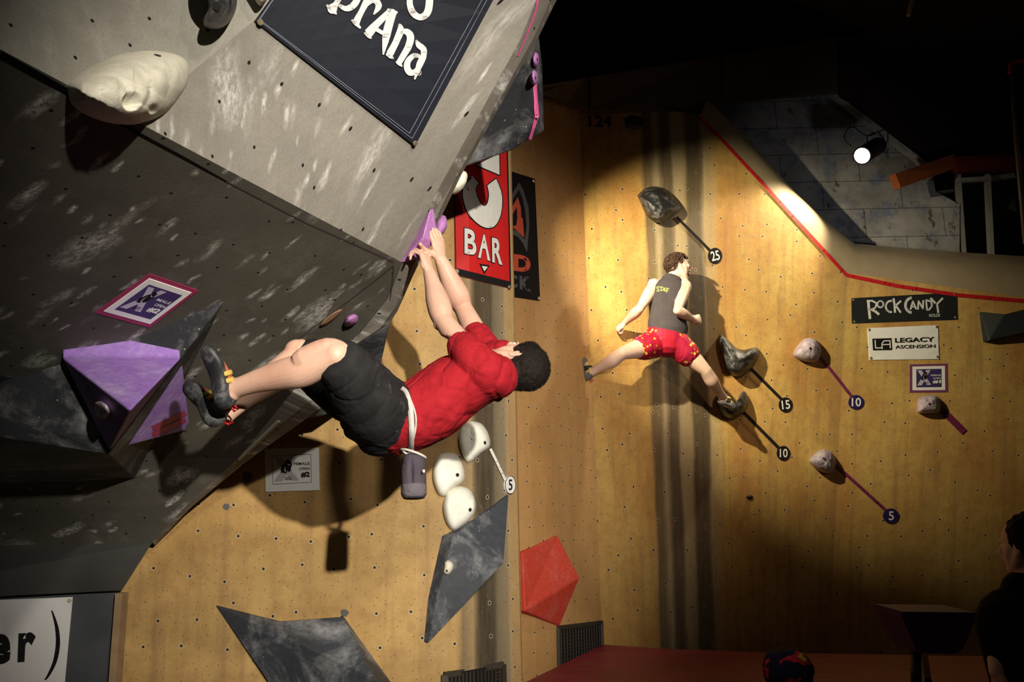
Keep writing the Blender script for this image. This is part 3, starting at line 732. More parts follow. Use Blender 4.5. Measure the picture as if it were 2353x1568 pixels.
o = tape([(1943, 633), (2060, 658), (2200, 679), (2400, 697)], 8.5, S_back, mt_red, 'x'); tag(o, 'red tape line running right above the black banner on the back wall')
def marker(x, y, rx, ry, num, surf, disc, ink, label, rot=0):
    root = empty('number_marker', surf.off(x, y, .004), label, 'marker')
    ol = arc(x, y, rx, ry, 0, 348, 29); top = [surf.off(a, b, .012) for a, b in ol]; bot = [surf.off(a, b, .001) for a, b in ol]; n = len(ol)
    fromdata('disc', top+bot, [list(range(n))]+[[i, i+n, (i+1) % n+n, (i+1) % n] for i in range(n)], disc, root)
    w_, h_ = (rx*.62, ry*.60) if len(num) > 1 else (rx*.34, ry*.60)
    ca_, sa_ = math.cos(rot), math.sin(rot)
    q = [(x+a*w_*ca_-b*h_*sa_, y+a*w_*sa_+b*h_*ca_) for a, b in ((-1, -1), (1, -1), (1, 1), (-1, 1))]
    lettering([(num, 0, 0, 1, 1, .012)], q, surf, ink, .0135, root, 'number')
    if ink is M_INKB: pass
    return root
M_INKW = flat('white_ink', (.75, .75, .72), .6); M_INKB = flat('black_ink', (.012, .011, .011), .75, .08)
m_dblack = flat('black_disc', (.012, .009, .010), .7, .1); m_dpurp = flat('indigo_disc', (.025, .014, .085), .7, .1); m_dwhite = flat('white_disc', (.74, .72, .70), .5)
marker(1642, 589, 15.5, 18.5, '25', S_back, m_dblack, M_INKW, 'black round marker with white 25, highest marker, above the climber with red shorts', -.2)
marker(1804, 931, 15, 17, '15', S_back, m_dblack, M_INKW, 'black round marker with white 15, upper of the two right of the crescent holds', -.12)
marker(1799, 1042, 14.5, 16.5, '10', S_back, m_dblack, M_INKW, 'black round marker with white 10, lower of the two right of the crescent holds')
marker(1966, 925, 17, 16.5, '10', S_back, m_dpurp, M_INKW, 'indigo round marker with white 10, below left of the white sign')
marker(2046, 1186, 17.5, 17, '5', S_back, m_dpurp, M_INKW, 'indigo round marker with white 5, lowest marker on the back wall')
r5 = marker(1169, 1115, 12, 21, '5', S_left, m_dwhite, M_INKB, 'white oval marker with black 5')
o = decal('rim', ribbon(arc(1169, 1115, 11.6, 20.4, 0, 360, 28), 1.2), S_left, M_INKB, .0135, r5)
lb = empty('stencilled_number', S_back.off(1378, 278, .002), 'black stencilled number 124 high on the back wall', 'lettering')
lettering([('124', 0, 0, 1, 1, .03, 1.1)], [(1352, 265), (1405, 267), (1405, 292), (1352, 292)], S_far, M_INKB, .003, lb, 'digits')

# ------------------------------------------------------------------ banners and signs
def grommets(root, pts, surf, h=.014, r=.012):
    for x, y in pts:
        c = surf.off(x, y, h); n3 = surf.hit(x, y)[1]; rr, u, n3 = basis(n3); bm = bmesh.new()
        bmesh.ops.create_circle(bm, cap_ends=True, segments=14, radius=r); bmesh.ops.create_cone(bm, cap_ends=True, segments=14, radius1=r, radius2=r*.7, depth=.006)
        for v in bm.verts: v.co = c + rr*v.co.x + u*v.co.y + n3*v.co.z
        frombm('grommet', bm, m_brass, root)
m_brass = flat('grommet_metal', (.45, .38, .25), .35, .5, .8)
m_navy = flat('navy_vinyl', (.010, .012, .019), .6, .25, 0, .1, 3); m_hem = flat('hem_thread', (.17, .18, .22), .6)
q = [(712, -130), (1199, -130), (949, 332), (583, 50)]
root = empty('banner', S_over.off(850, 100, .01), 'dark navy banner with white lettering hung on the grey overhang', 'banner')
panel('sheet', q, S_over, m_navy, .016, root, 8, 0)
mq = quadmap(q)
for a in (.014, .024):
    decal('hem_stitching', ribbon([mq(a*.8, .9), mq(a*.8, a), mq(1-a, a), mq(1-a, .9)], 1.3), S_over, m_hem, .0215, root)
grommets(root, [(590, 53), (947, 325)], S_over, .024, .010)
m_blet = flat('pale_print', (.62, .60, .58), .6)
def K2(l): return [(600+x*.3189, x2*.3189) for x, x2 in l]
st = [ # strokes of the brush-like word, widths swell and taper
 (K2([(485, 75), (520, 30), (560, -40)]), [26, 12, 15]), (K2([(450, 40), (485, 72), (522, 104)]), [5, 9, 4]), (K2([(540, 40), (590, 66), (640, 45), (672, 0), (680, -40)]), [7, 12, 15, 15, 14]),
 (K2([(660, 165), (700, 90), (735, 20), (750, -15)]), [17, 13, 15, 10]), (K2([(630, 145), (660, 168), (695, 203)]), [4, 10, 4]), (K2([(735, 40), (780, 5), (815, 15), (825, 50), (790, 105)]), [8, 11, 14, 14, 3]),
 (K2([(750, 240), (820, 165), (905, 85)]), [21, 16, 14]), (K2([(722, 235), (750, 255), (770, 272)]), [4, 9, 5]), (K2([(928, 80), (905, 160), (880, 260), (858, 390)]), [20, 19, 18, 3]), (K2([(890, 66), (925, 85), (960, 88)]), [5, 12, 5]), (K2([(800, 205), (845, 230), (890, 255)]), [9, 9, 8]),
 (K2([(975, 172), (985, 215), (950, 300), (905, 385)]), [4, 16, 15, 17]), (K2([(882, 385), (905, 400), (932, 415)]), [5, 9, 4]), (K2([(985, 240), (1020, 222), (1055, 255), (1045, 320), (1000, 400), (970, 450)]), [6, 13, 17, 16, 14, 13]), (K2([(950, 440), (975, 455), (995, 472)]), [3, 8, 3]),
 (K2([(1098, 285), (1115, 320), (1150, 350), (1148, 400), (1120, 460), (1085, 565)]), [4, 13, 14, 14, 15, 3]), (K2([(1120, 400), (1080, 395), (1040, 430), (1030, 475), (1050, 515), (1085, 510), (1110, 470)]), [8, 11, 13, 15, 15, 11, 6]),
 (K2([(1055, -20), (1052, 30), (1075, 90), (1120, 122), (1165, 105), (1188, 60), (1195, -20)]), [13, 14, 15, 14, 16, 17, 17]),
]
polys = []
for pts, wd in st:
    pw = crom([(a, b, w_) for (a, b), w_ in zip(pts, wd)], 4)
    polys += ribbon([(a, b) for a, b, _ in pw], [max(.6, c_) for _, _, c_ in pw])
decal('lettering', polys, S_over, m_blet, .0225, root)
o = decal('registered_mark', ribbon(arc(957, 165, 4, 6, 0, 360, 14), 1.1), S_over, m_blet, .0225, root)
lettering([('R', .0, .0, 1, 1, .0)], [(954.5, 162), (959, 162.5), (959.5, 168), (955, 167.5)], S_over, m_blet, .0225, root, 'registered_letter')

# red banner at the free edge of the left wall
m_bred = flat('red_vinyl', (.50, .014, .014), .45, .4, 0, .08, 4); m_ptext = flat('white_print', (.60, .58, .53), .5); m_border = flat('black_border', (.012, .010, .010), .75, .08)
def c7(l): return [(880+x*.22961, 340+y*.22961) for x, y in l]
q = [(1037, 190), (1160, 232), (1170, 664), (1045, 633)]
root = empty('banner', S_left.off(1100, 500, .01), 'red banner with big white letters at the edge of the yellow wall', 'banner')
panel('sheet', q, S_left, m_bred, .014, root, 8)
mq = quadmap(q)
decal('border', [[mq(0, 0), mq(1, 0), mq(1, .034), mq(0, .034)], [mq(.975, 0), mq(1, 0), mq(1, 1), mq(.975, 1)], [mq(0, 0), mq(.012, 0), mq(.012, 1), mq(0, 1)]], S_left, m_border, .0155, root)
U = crom([(875, 285), (800, 400), (790, 500), (830, 640), (900, 740), (1000, 805), (1090, 795), (1150, 700), (1172, 560), (1160, 440), (1112, 318)], 3)+[(1068, 350), (1025, 387)]+crom([(1025, 387), (1042, 470), (1028, 560), (992, 590), (945, 545), (912, 450), (915, 400), (940, 360)], 3)[1:]
tri = [(915, 180), (1142, 68), (1146, 278)]; tri2 = [(955, 1178), (1046, 1192), (996, 1262)]
for nm_, pl_ in (('letter_outline', ribbon(c7(U)+[c7(U)[0]], 5)), ('letter_outline', ribbon(c7(tri)+[c7(tri)[0]], 5)), ('triangle_outline', [c7([(945, 1165), (1052, 1182), (996, 1275)])])): decal(nm_, pl_, S_left, m_border, .0165, root)
for nm_, pl_ in (('letter', c7(U)), ('letter', c7(tri)), ('triangle_mark', c7([(968, 1188), (1030, 1198), (996, 1243)]))): decal(nm_, [pl_], S_left, m_ptext, .0175, root)
for ch, qq in (('B', [(805, 812), (912, 835), (918, 1090), (805, 1065)]), ('A', [(962, 865), (1025, 880), (1055, 1140), (932, 1105)]), ('R', [(1068, 905), (1170, 920), (1175, 1180), (1072, 1150)])):
    qq = c7(qq); cx = sum(a for a, b in qq)/4; cy = sum(b for a, b in qq)/4
    lettering([(ch, 0, 0, 1, 1, .055)], [(cx+(a-cx)*1.13, cy+(b-cy)*1.07) for a, b in qq], S_left, m_border, .0165, root, 'letter_shadow')
    lettering([(ch, 0, 0, 1, 1, .03)], qq, S_left, m_ptext, .0175, root, 'letter')
grommets(root, c7([(728, 1243), (1246, 1398)]), S_left, .018, .013)
# black banner on the middle wall
q = [(1102, 374), (1226, 412), (1238, 692), (1116, 674)]
root = empty('banner', S_mid.off(1215, 550, .01), 'black banner with orange arrowhead emblem behind the red banner', 'banner')
panel('sheet', q, S_mid, m_border, .014, root, 4)
m_orange = flat('orange_print', (.50, .075, .04), .5); m_gprint = flat('grey_print', (.075, .075, .078), .5)
decal('emblem_ring', [c7([(1350, 350), (1395, 440), (1440, 600), (1448, 780), (1425, 1050), (1385, 960), (1340, 900), (1270, 865), (1275, 815), (1340, 850), (1405, 925), (1420, 800), (1405, 620), (1380, 500), (1345, 425), (1265, 560), (1245, 540), (1300, 430)])], S_mid, m_gprint, .0165, root)
decal('emblem_arrow', [c7([(1335, 500), (1365, 600), (1370, 700), (1385, 720), (1400, 905), (1340, 850), (1278, 795), (1320, 780), (1330, 700), (1325, 600), (1270, 695), (1240, 720), (1240, 660), (1300, 560)])], S_mid, m_orange, .0170, root)
lettering([('D', 0, 0, 1, 1, .05), ('RA', -1.35, 0, -.12, 1, .05)], c7([(1296, 1068), (1460, 1090), (1462, 1258), (1296, 1235)]), S_mid, m_orange, .0165, root)
lettering([('K', .38, 0, 1, 1, .05), ('C', -.35, 0, .25, 1, .05), ('RO', -1.3, 0, -.45, 1, .05)], c7([(1290, 1275), (1460, 1300), (1470, 1445), (1290, 1405)]), S_mid, m_gprint, .0165, root)
grommets(root, [(1223, 417), (1235, 687)], S_mid, .018, .016)
# white sign on the pillar
q = [(-150, 1385), (168, 1372), (143, 1640), (-170, 1660)]
root = empty('banner', S_pil.off(60, 1480, .01), 'white banner on the dark pillar ending in the letters er)', 'banner')
panel('sheet', q, S_pil, flat('white_vinyl', (.62, .61, .60), .5, .3, 0, .05, 3), .01, root, 3)
lettering([('er', 0, 0, 1, 1, .045, 1.35)], [(-22, 1458), (84, 1452), (80, 1520), (-22, 1528)], S_pil, M_INKB, .0125, root)
bw = crom([(120, 1403, 3), (131, 1440, 8), (134, 1480, 10), (127, 1520, 9), (112, 1552, 6), (104, 1562, 3)], 4)
decal('bracket', ribbon([(a, b) for a, b, c_ in bw], [c_ for a, b, c_ in bw]), S_pil, M_INKB, .0125, root)
grommets(root, [(160, 1381)], S_pil, .012, .010)

# event cards
def hu(l): return [((x-110)/1640, 1-(y-145)/1290) for x, y in l]
horse = hu([(710, 515), (745, 530), (770, 500), (790, 515), (800, 480), (850, 510), (880, 545), (940, 510), (915, 580), (935, 650), (905, 710), (890, 760), (897, 810), (835, 865), (790, 840), (775, 820), (740, 880), (700, 915), (688, 885), (580, 880), (590, 800), (570, 780), (620, 720), (640, 660), (680, 620), (722, 585)])
sliver = hu([(722, 640), (692, 750), (700, 850), (745, 835), (718, 750)]); sliver2 = hu([(750, 570), (790, 640), (850, 660), (915, 610), (850, 640), (800, 620)])
xb = [hu([(380, 420), (610, 420), (1130, 1115), (900, 1115)]), hu([(870, 415), (1105, 410), (620, 1130), (365, 1135)])]
m_card = flat('card_white', (.80, .79, .76), .45, .4, 0, .04, 8); m_gx = flat('grey_print_x', (.48, .47, .47), .5); m_nav = flat('indigo_print', (.045, .03, .12), .5); m_xw = flat('lilac_print', (.50, .45, .56), .5)
def event_card(q, surf, lines, tapec, inv, label):
    cx = sum(a for a, b in q)/4; cy = sum(b for a, b in q)/4
    root = empty('event_card', surf.off(cx, cy, .003), label, 'sign')
    mq = quadmap(q)
    if tapec:
        panel('tape_frame', q, surf, tapec, .003, root, 3)
        q = [mq(.075, .92), mq(.925, .92), mq(.925, .08), mq(.075, .08)]; mq = quadmap(q)
    panel('card', q, surf, m_card, .0055, root, 3)
    A = .0068
    if inv: decal('printed_field', [[mq(.11, .12), mq(.89, .12), mq(.89, .88), mq(.11, .88)]], surf, m_nav, .0066, root)
    else:
        b = [mq(*p) for p in hu([(330, 370), (1500, 345), (1510, 1185), (335, 1215), (330, 370)])]; decal('printed_frame', ribbon(b, .9), surf, M_INKB, A, root)
    tx = (lambda p: p) if not inv else (lambda p: (.13+(p[0]-.15)*.93, .16+(p[1]-.20)*1.15))
    ink = M_INKW if inv else M_INKB
    decal('printed_x', [[mq(*tx(p)) for p in pl_] for pl_ in xb], surf, m_xw if inv else m_gx, .0070, root)
    decal('horse_emblem', [[mq(*tx(p)) for p in horse]], surf, M_INKB, .0074, root)
    decal('horse_highlight', [[mq(*tx(p)) for p in sliver], [mq(*tx(p)) for p in sliver2]], surf, m_gx, .0077, root)
    its = [(lines[0], .53 if not inv else .56, .60, .825 if not inv else .87, .665), (lines[1], .63, .48, .825 if not inv else .87, .545), (lines[2], .66 if not inv else .62, .305, .825 if not inv else .87, .44, .05)]
    if inv: its = [(l[0], l[1], .16+(l[2]-.2)*1.05, l[3], .16+(l[4]-.2)*1.05)+tuple(l[5:]) for l in its]
    its = [tuple(i[:5])+((i[5],) if len(i) > 5 else (.015,)) for i in its]
    lettering(its, q, surf, ink, .0072, root)
    lettering([('HORSE', .36, .30, .485, .335, .01), ('SERIES', .36, .262, .485, .29, .01)], q, surf, M_INKB, .0078, root, 'small_lettering')
    return root
event_card([(609, 1032), (733, 1029), (735, 1127), (611, 1131)], S_left, ('FEMALE', 'OPEN', '#2'), None, False, 'white laminated card reading FEMALE OPEN #2 on the yellow wall')
event_card([(343, 628), (456, 667), (344, 752), (218, 718)], S_over, ('MALE', 'OPEN', '#2'), mtape_m, True, 'indigo card reading MALE OPEN #2 taped to the dark overhang')
event_card([(2090, 838), (2177, 836), (2178, 902), (2090, 903)], S_back, ('FEMALE', 'OPEN', '#1'), flat('mauve_tape', (.17, .045, .12), .5), True, 'indigo card reading OPEN #1 in a mauve tape frame')
# sponsor signs
q = [(1993, 755), (2154, 748), (2156, 826), (1997, 828)]
root = empty('sign', S_back.off(2075, 790, .004), 'white sign with a boxed logo and LEGACY ASCENSION', 'sign')
panel('sheet', q, S_back, m_card, .008, root, 6, .004)
mq = quadmap(q)
decal('logo_box', [[mq(.055, .30), mq(.34, .30), mq(.34, .665), mq(.055, .665)]], S_back, M_INKB, .0135, root)
decal('logo_letters', ribbon([mq(.095, .62), mq(.095, .37), mq(.19, .37), mq(.195, .50), mq(.225, .585), mq(.315, .585), mq(.315, .35)], 2.4)+ribbon([mq(.195, .47), mq(.31, .47)], 2.2)+ribbon([mq(.195, .50), mq(.195, .33)], 2.4), S_back, m_card, .0150, root)
lettering([('LEGACY', .39, .52, .945, .66, .03, 1.0), ('ASCENSION', .39, .335, .955, .44, .02, 1.0)], q, S_back, M_INKB, .0135, root)
grommets(root, [(1996, 759), (2150, 752), (2152, 821), (2000, 824)], S_back, .012, .014)
q = [(1956, 686), (2197, 673), (2199, 735), (1957, 744)]
root = empty('banner', S_back.off(2075, 710, .004), 'long black banner with hand-drawn ROCK CANDY lettering', 'banner')
panel('sheet', q, S_back, flat('glossy_black_vinyl', (.016, .017, .016), .3, .5), .008, root, 6, .003)
def c5(l): return [(1750+x*.287, 450+y*.287) for x, y in l]
m_hand = m_ptext
hs = [([(848, 842), (852, 900), (862, 990)], 6), ([(835, 845), (880, 845), (915, 865), (905, 900), (870, 915), (850, 915)], 4), ([(870, 912), (905, 930), (935, 955)], 5.5),
      (arc(945, 872, 24, 26, 0, 360, 14), 3.5), (arc(1030, 890, 42, 45, -80, -280, 10), 4.5), ([(1050, 825), (1058, 880), (1062, 940)], 5), ([(1110, 845), (1068, 882), (1108, 940)], 4.5),
      (arc(1200, 880, 55, 60, -95, -265, 12), 6), ([(1185, 915), (1205, 850), (1232, 912)], 4), ([(1192, 893), (1226, 892)], 3), ([(1245, 915), (1250, 848), (1285, 905), (1288, 840)], 4), ([(1310, 838), (1318, 918)], 4), ([(1305, 838), (1350, 850), (1358, 885), (1335, 915), (1315, 918)], 4),
      ([(1345, 822), (1385, 865)], 5), ([(1445, 822), (1398, 870), (1408, 942)], 4.5)]
decal('lettering', [r_ for pts, wd in hs for r_ in ribbon(c5(pts), wd)], S_back, m_hand, .0135, root)
lettering([('HOLDS', 0, 0, 1, 1, .02)], c5([(1335, 950), (1422, 948), (1422, 972), (1335, 974)]), S_back, m_hand, .0135, root, 'small_lettering')
grommets(root, [(1960, 690), (2192, 677), (2194, 730), (1962, 740)], S_back, .012, .012)

# ------------------------------------------------------------------ vents
m_vent = flat('vent_metal', (.055, .045, .032), .5, .4, .3); m_vdark = flat('vent_dark', (.006, .005, .005), .9)
def vent(q, surf, label, nx, ny):
    mq = quadmap(q); root = empty('air_vent', surf.off(*mq(.5, .9), .004), label, 'vent', 'floor level air vents')
    decal('duct', [[mq(0, 0), mq(1, 0), mq(1, 1), mq(0, 1)]], surf, m_vdark, .003, root)
    bm = bmesh.new()
    for a, b in (((0, 0), (1, 0)), ((1, 0), (1, 1)), ((1, 1), (0, 1)), ((0, 1), (0, 0))): barbm(bm, surf.off(*mq(*a), .012), surf.off(*mq(*b), .012), .022, .028)
    frombm('frame', bm, m_vent, root)
    bm = bmesh.new()
    for i in range(1, nx): barbm(bm, surf.off(*mq(i/nx, .03), .008), surf.off(*mq(i/nx, .97), .008), .006, .006)
    for i in range(1, ny): barbm(bm, surf.off(*mq(.02, i/ny), .009), surf.off(*mq(.98, i/ny), .009), .006, .004)
    frombm('grille', bm, m_vent, root)
vent([(1020, 1551), (1152, 1527), (1155, 1640), (1020, 1668)], S_left, 'metal vent grille at the bottom of the yellow wall', 16, 14)
vent([(1280, 1443), (1380, 1431), (1383, 1520), (1282, 1545)], S_mid, 'dark vent grille at the base of the middle wall', 16, 12)

# ------------------------------------------------------------------ crash mat
a = M('red_mat_vinyl', .45, .35); co = a.co('Object')
a.color(a.mix(a.mr(a.noise(co, 3, 5, .6), .35, .7), (.17, .006, .018), (.23, .018, .040)))
a.bump(a.noise(a.co('Object', (.6, 2, 1)), 2.5, 4, .6, 1), .5, .05); m_mat = a.m
tops = [PZ(1192, 1572, .4), PZ(1381, 1481, .4), PZ(1560, 1493, .4), PZ(1760, 1501, .4), PZ(2118, 1505, .4), V((PZ(2118, 1505, .4).x*4.35/PZ(2118, 1505, .4).y, 4.35, .4)), V((.06, 4.35, .4))]
n = len(tops); bot = [V((p.x, p.y, .02)) for p in tops]
me_v = tops+bot; fs = [list(range(n))]+[[i, i+n, (i+1) % n+n, (i+1) % n] for i in range(n)]+[list(range(n, 2*n))[::-1]]
bm = bmesh.new(); vv = [bm.verts.new(p) for p in me_v]; [bm.faces.new([vv[i] for i in f]) for f in fs]
bmesh.ops.bevel(bm, geom=[e for e in bm.edges], offset=.02, segments=2, affect='EDGES')
o = frombm('crash_mat', bm, m_mat); tag(o, 'big dark red padded mat at the foot of the back wall', 'mat')
t2 = [PZ(2132, 1507, .4), PZ(2600, 1512, .4), V((5.2, 4.35, .4)), V((PZ(2118, 1505, .4).x*4.35/PZ(2118, 1505, .4).y+.04, 4.35, .4))]
bm = bmesh.new(); vv = [bm.verts.new(p) for p in t2]+[bm.verts.new(V((p.x, p.y, -.5))) for p in t2]; [bm.faces.new([vv[i] for i in f]) for f in ([0,1,2,3], [0,4,5,1], [1,5,6,2], [2,6,7,3], [3,7,4,0], [7,6,5,4])]
o = frombm('crash_mat', bm, m_mat); tag(o, 'second red mat in the dark lower right corner', 'mat')
bm = bmesh.new(); lo_ = [V((p.x, p.y, -.5)) for p in tops[:5]+[tops[5], tops[6]]]
up_ = [V((p.x, p.y, .02)) for p in tops]; vv = [bm.verts.new(p) for p in up_+lo_]
[bm.faces.new([vv[i] for i in f]) for f in [list(range(n))]+[[i, i+n, (i+1) % n+n, (i+1) % n] for i in range(n)]]
o = frombm('trim_15', bm, mdark); tag(o, kind='structure')

# ------------------------------------------------------------------ lamp, scaffold, poles
m_lamp = flat('lamp_black', (.02, .02, .02), .45, .5, .3); 
a = M('lamp_glow'); a.b.inputs['Emission Color'].default_value = (1, .97, .9, 1); a.b.inputs['Emission Strength'].default_value = 12; m_glow = a.m
lc = P(1981, 358, 7.75); bk = P(2016, 336, 7.98); ax = (lc-bk).normalized()
root = empty('stage_spotlight', bk, 'black lit spotlight hanging in front of the grey boarded wall', 'lamp')
bm = bmesh.new(); tubebm(bm, [bk-ax*.10, bk-ax*.06, bk, lc-ax*.02, lc], [.03, .075, .092, .088, .094], 20); frombm('housing', bm, m_lamp, root, True)
bm = bmesh.new(); tubebm(bm, [lc+ax*.002, lc+ax*.012], [.078, .070], 24); frombm('lens', bm, m_glow, root)
side = ax.cross(V((0, 0, 1))).normalized(); upv = side.cross(ax).normalized()
bm = bmesh.new(); tubebm(bm, [bk+side*.11, bk+side*.11+V((.02, 0, .16)), bk-side*.11+V((.02, 0, .16)), bk-side*.11], .008, 6)
tubebm(bm, [bk+V((.02, 0, .16)), P(2030, 318, 8.3)], .012, 6); frombm('yoke', bm, m_lamp, root)
bm = bmesh.new(); cb_ = crom([tuple(P(1956, 336, 7.9)), tuple(P(1941, 320, 7.9)), tuple(P(1945, 300, 7.9)), tuple(P(1960, 292, 7.9)), tuple(P(1975, 302, 7.9)), tuple(P(1992, 312, 7.95)), tuple(P(2012, 308, 8.0))], 5)
tubebm(bm, [V(p) for p in cb_], .006, 6); frombm('cable', bm, m_lamp, root)
ls = spot('spot_light_lamp', lc+ax*.06, lc+ax*.06+V((-.8, .10, -.75)), 230, 62, .6, (1, .88, .62), .07)
# small fixture by the stencilled number
fx = S_back.off(1437, 300, .16); r_, u_, n_ = basis(S_back.hit(1437, 300)[1])
root = empty('wall_lamp', fx, 'small unlit black floodlight beside the stencilled number', 'lamp')
bm = bmesh.new(); boxbm(bm, fx, r_*.075, u_*.05, n_*.05); bmesh.ops.bevel(bm, geom=bm.edges[:], offset=.012, segments=2, affect='EDGES'); frombm('housing', bm, m_lamp, root)
bm = bmesh.new(); [barbm(bm, fx+n_*.056+r_*x-u_*.035, fx+n_*.056+r_*x+u_*.035, .006, .006) for x in (-.03, 0, .03)]; [barbm(bm, fx+n_*.056-r_*.05+u_*y, fx+n_*.056+r_*.05+u_*y, .006, .006) for y in (-.012, .012)]
frombm('guard', bm, flat('guard_wire', (.16, .15, .14), .4, .5, .6), root)
bm = bmesh.new(); tubebm(bm, [fx+u_*.05, fx+u_*.10-n_*.1, fx+u_*.12-n_*.16], .01, 6); frombm('bracket', bm, m_lamp, root)
# orange joist and white ladder frame in the loft
m_or = flat('orange_timber', (.30, .075, .02), .7, .2, 0, .25, 7); m_ply = flat('dull_white_timber', (.20, .185, .16), .7, .2, 0, .2, 5)
bm = bmesh.new(); barbm(bm, P(2056, 418, 8.3), P(2190, 372, 8.9), .08, .16); o = frombm('joist', bm, m_or); tag(o, 'orange timber joist sloping up from the grey boards', 'beam')
bm = bmesh.new(); barbm(bm, P(2190, 380, 8.85), P(2420, 372, 9.3), .08, .18); o = frombm('joist', bm, flat('dark_red_timber', (.12, .012, .008), .7)); tag(o, 'dark red timber joist continuing right above the ladder frame', 'beam')
root = empty('ladder_frame', P(2238, 576, 9.0), 'dull white timber frame of two uprights in the loft', 'frame')
for x in ((2200, 2213), (2268, 2277)):
    bm = bmesh.new(); barbm(bm, P(x[0], 402, 9.0), P(x[1], 588, 9.0), .06, .05); frombm('upright', bm, m_ply, root)
bm = bmesh.new(); barbm(bm, P(2196, 416, 8.97), P(2275, 411, 8.97), .05, .05); frombm('crosspiece', bm, m_ply, root)
bm = bmesh.new(); barbm(bm, P(2277, 412, 9.1), P(2328, 404, 9.2), .05, .06); barbm(bm, P(2095, 452, 9.1), P(2194, 438, 9.2), .05, .03); o = frombm('trim_16', bm, m_ply); tag(o, kind='structure')
bm = bmesh.new(); tubebm(bm, [P(2322, 150, 7.6), P(2336, 330, 7.6), P(2356, 560, 7.6)], .022, 10)
root = frombm('steel_post', bm, flat('grey_steel', (.16, .15, .12), .4, .5, .5), None, True); tag(root, 'thin grey steel post at the right edge of the photo', 'post')
bm = bmesh.new(); tubebm(bm, [P(2320, 168, 7.58), P(2321, 148, 7.58), P(2330, 141, 7.58), P(2400, 139, 7.58)], .022, 8); frombm('red_bar', bm, flat('red_steel', (.30, .012, .012), .4), root, True)
bm = bmesh.new(); tubebm(bm, [P(2106, -40, 7.2), P(2088, 36, 7.2)], .022, 10); o = frombm('hanging_rod', bm, flat('pale_rod', (.22, .19, .13), .5), None, True); tag(o, 'short pale rod hanging from the dark ceiling', 'rod')
# dark purple seat in the lower right
root = empty('stool', P(2125, 1700, 4.7), 'dark purple tapered stool in the shadow at lower right', 'stool')
A_, B_, C_, D_ = P(2070, 1407, 4.6), P(2252, 1409, 4.6), P(2212, 1503, 4.65), P(2112, 1503, 4.65)
m_dp = flat('dark_purple_vinyl', (.07, .03, .11), .55)
vs = [A_, B_, C_, D_]+[p+V((.02, .42, 0)) for p in (A_, B_)]+[p+V((0, .30, 0)) for p in (C_, D_)]
bm = bmesh.new(); vv = [bm.verts.new(p) for p in vs]; [bm.faces.new([vv[i] for i in f]) for f in ([0,1,2,3], [4,7,6,5], [0,4,5,1], [1,5,6,2], [2,6,7,3], [3,7,4,0])]
bmesh.ops.bevel(bm, geom=bm.edges[:], offset=.015, segments=2, affect='EDGES'); frombm('seat', bm, m_dp, root)
lgt = (C_+D_)/2+V((-.06, .15, 0)); bm = bmesh.new(); tubebm(bm, [lgt+V((0, 0, .0)), V((lgt.x-.03, lgt.y, .41))], .028, 10); frombm('leg', bm, m_lamp, root, True)
bm = bmesh.new(); tubebm(bm, [V((lgt.x-.03, lgt.y, .44)), V((lgt.x-.03, lgt.y, .402))], [.05, .15], 20); frombm('foot', bm, m_lamp, root, True)
# ------------------------------------------------------------------ bodies and cloth
def nrm(v): return v.normalized()
def loft(bm, pts, side=None, seg=20, n=5, caps=True):
    """pts: (centre, half-width along side, half-depth across) ; smooth tube with rounded ends"""
    dat = [(p[0].x, p[0].y, p[0].z, p[1], p[2] if len(p) > 2 else p[1]) for p in pts]
    dat = crom(dat, n) if len(dat) > 2 else crom([dat[0], dat[1]], n)
    C_ = [V(d[:3]) for d in dat]; m = len(C_)
    T_ = [nrm(C_[min(i+1, m-1)]-C_[max(i-1, 0)]) for i in range(m)]
    rings = []; s = side if side is not None else T_[0].orthogonal()
    secs = []
    for i in range(m):
        s = nrm(s - T_[i]*s.dot(T_[i])) if side is None else nrm(side - T_[i]*side.dot(T_[i]))
        secs.append((C_[i], s, T_[i].cross(s), dat[i][3], dat[i][4]))
    full = []
    if caps:
        c, a, b, ra, rb = secs[0]; q = min(ra, rb)
        for t in (.98, .85, .55): full.append((c-T_[0]*q*t, a, b, ra*math.sqrt(1-t*t), rb*math.sqrt(1-t*t)))
    full += secs
    if caps:
        c, a, b, ra, rb = secs[-1]; q = min(ra, rb)
        for t in (.55, .85, .98): full.append((c+T_[-1]*q*t, a, b, ra*math.sqrt(1-t*t), rb*math.sqrt(1-t*t)))
    for c, a, b, ra, rb in full:
        rings.append([bm.verts.new(c+a*ra*math.cos(t)+b*rb*math.sin(t)) for t in [2*math.pi*k/seg for k in range(seg)]])
    for A, B in zip(rings, rings[1:]):
        for k in range(seg): bm.faces.new((A[k], A[(k+1) % seg], B[(k+1) % seg], B[k]))
    bm.faces.new(rings[0][::-1]); bm.faces.new(rings[-1])
def ell(bm, c, a, b, d, sub=3):
    """ellipsoid with three half-axis vectors"""
    r = bmesh.ops.create_icosphere(bm, subdivisions=sub, radius=1)
    m3 = Matrix((a, b, d)).transposed(); flip = m3.determinant() < 0
    for v in r['verts']: v.co = c + m3 @ v.co
    if flip:
        fs = set(f for v in r['verts'] for f in v.link_faces); bmesh.ops.reverse_faces(bm, faces=list(fs))
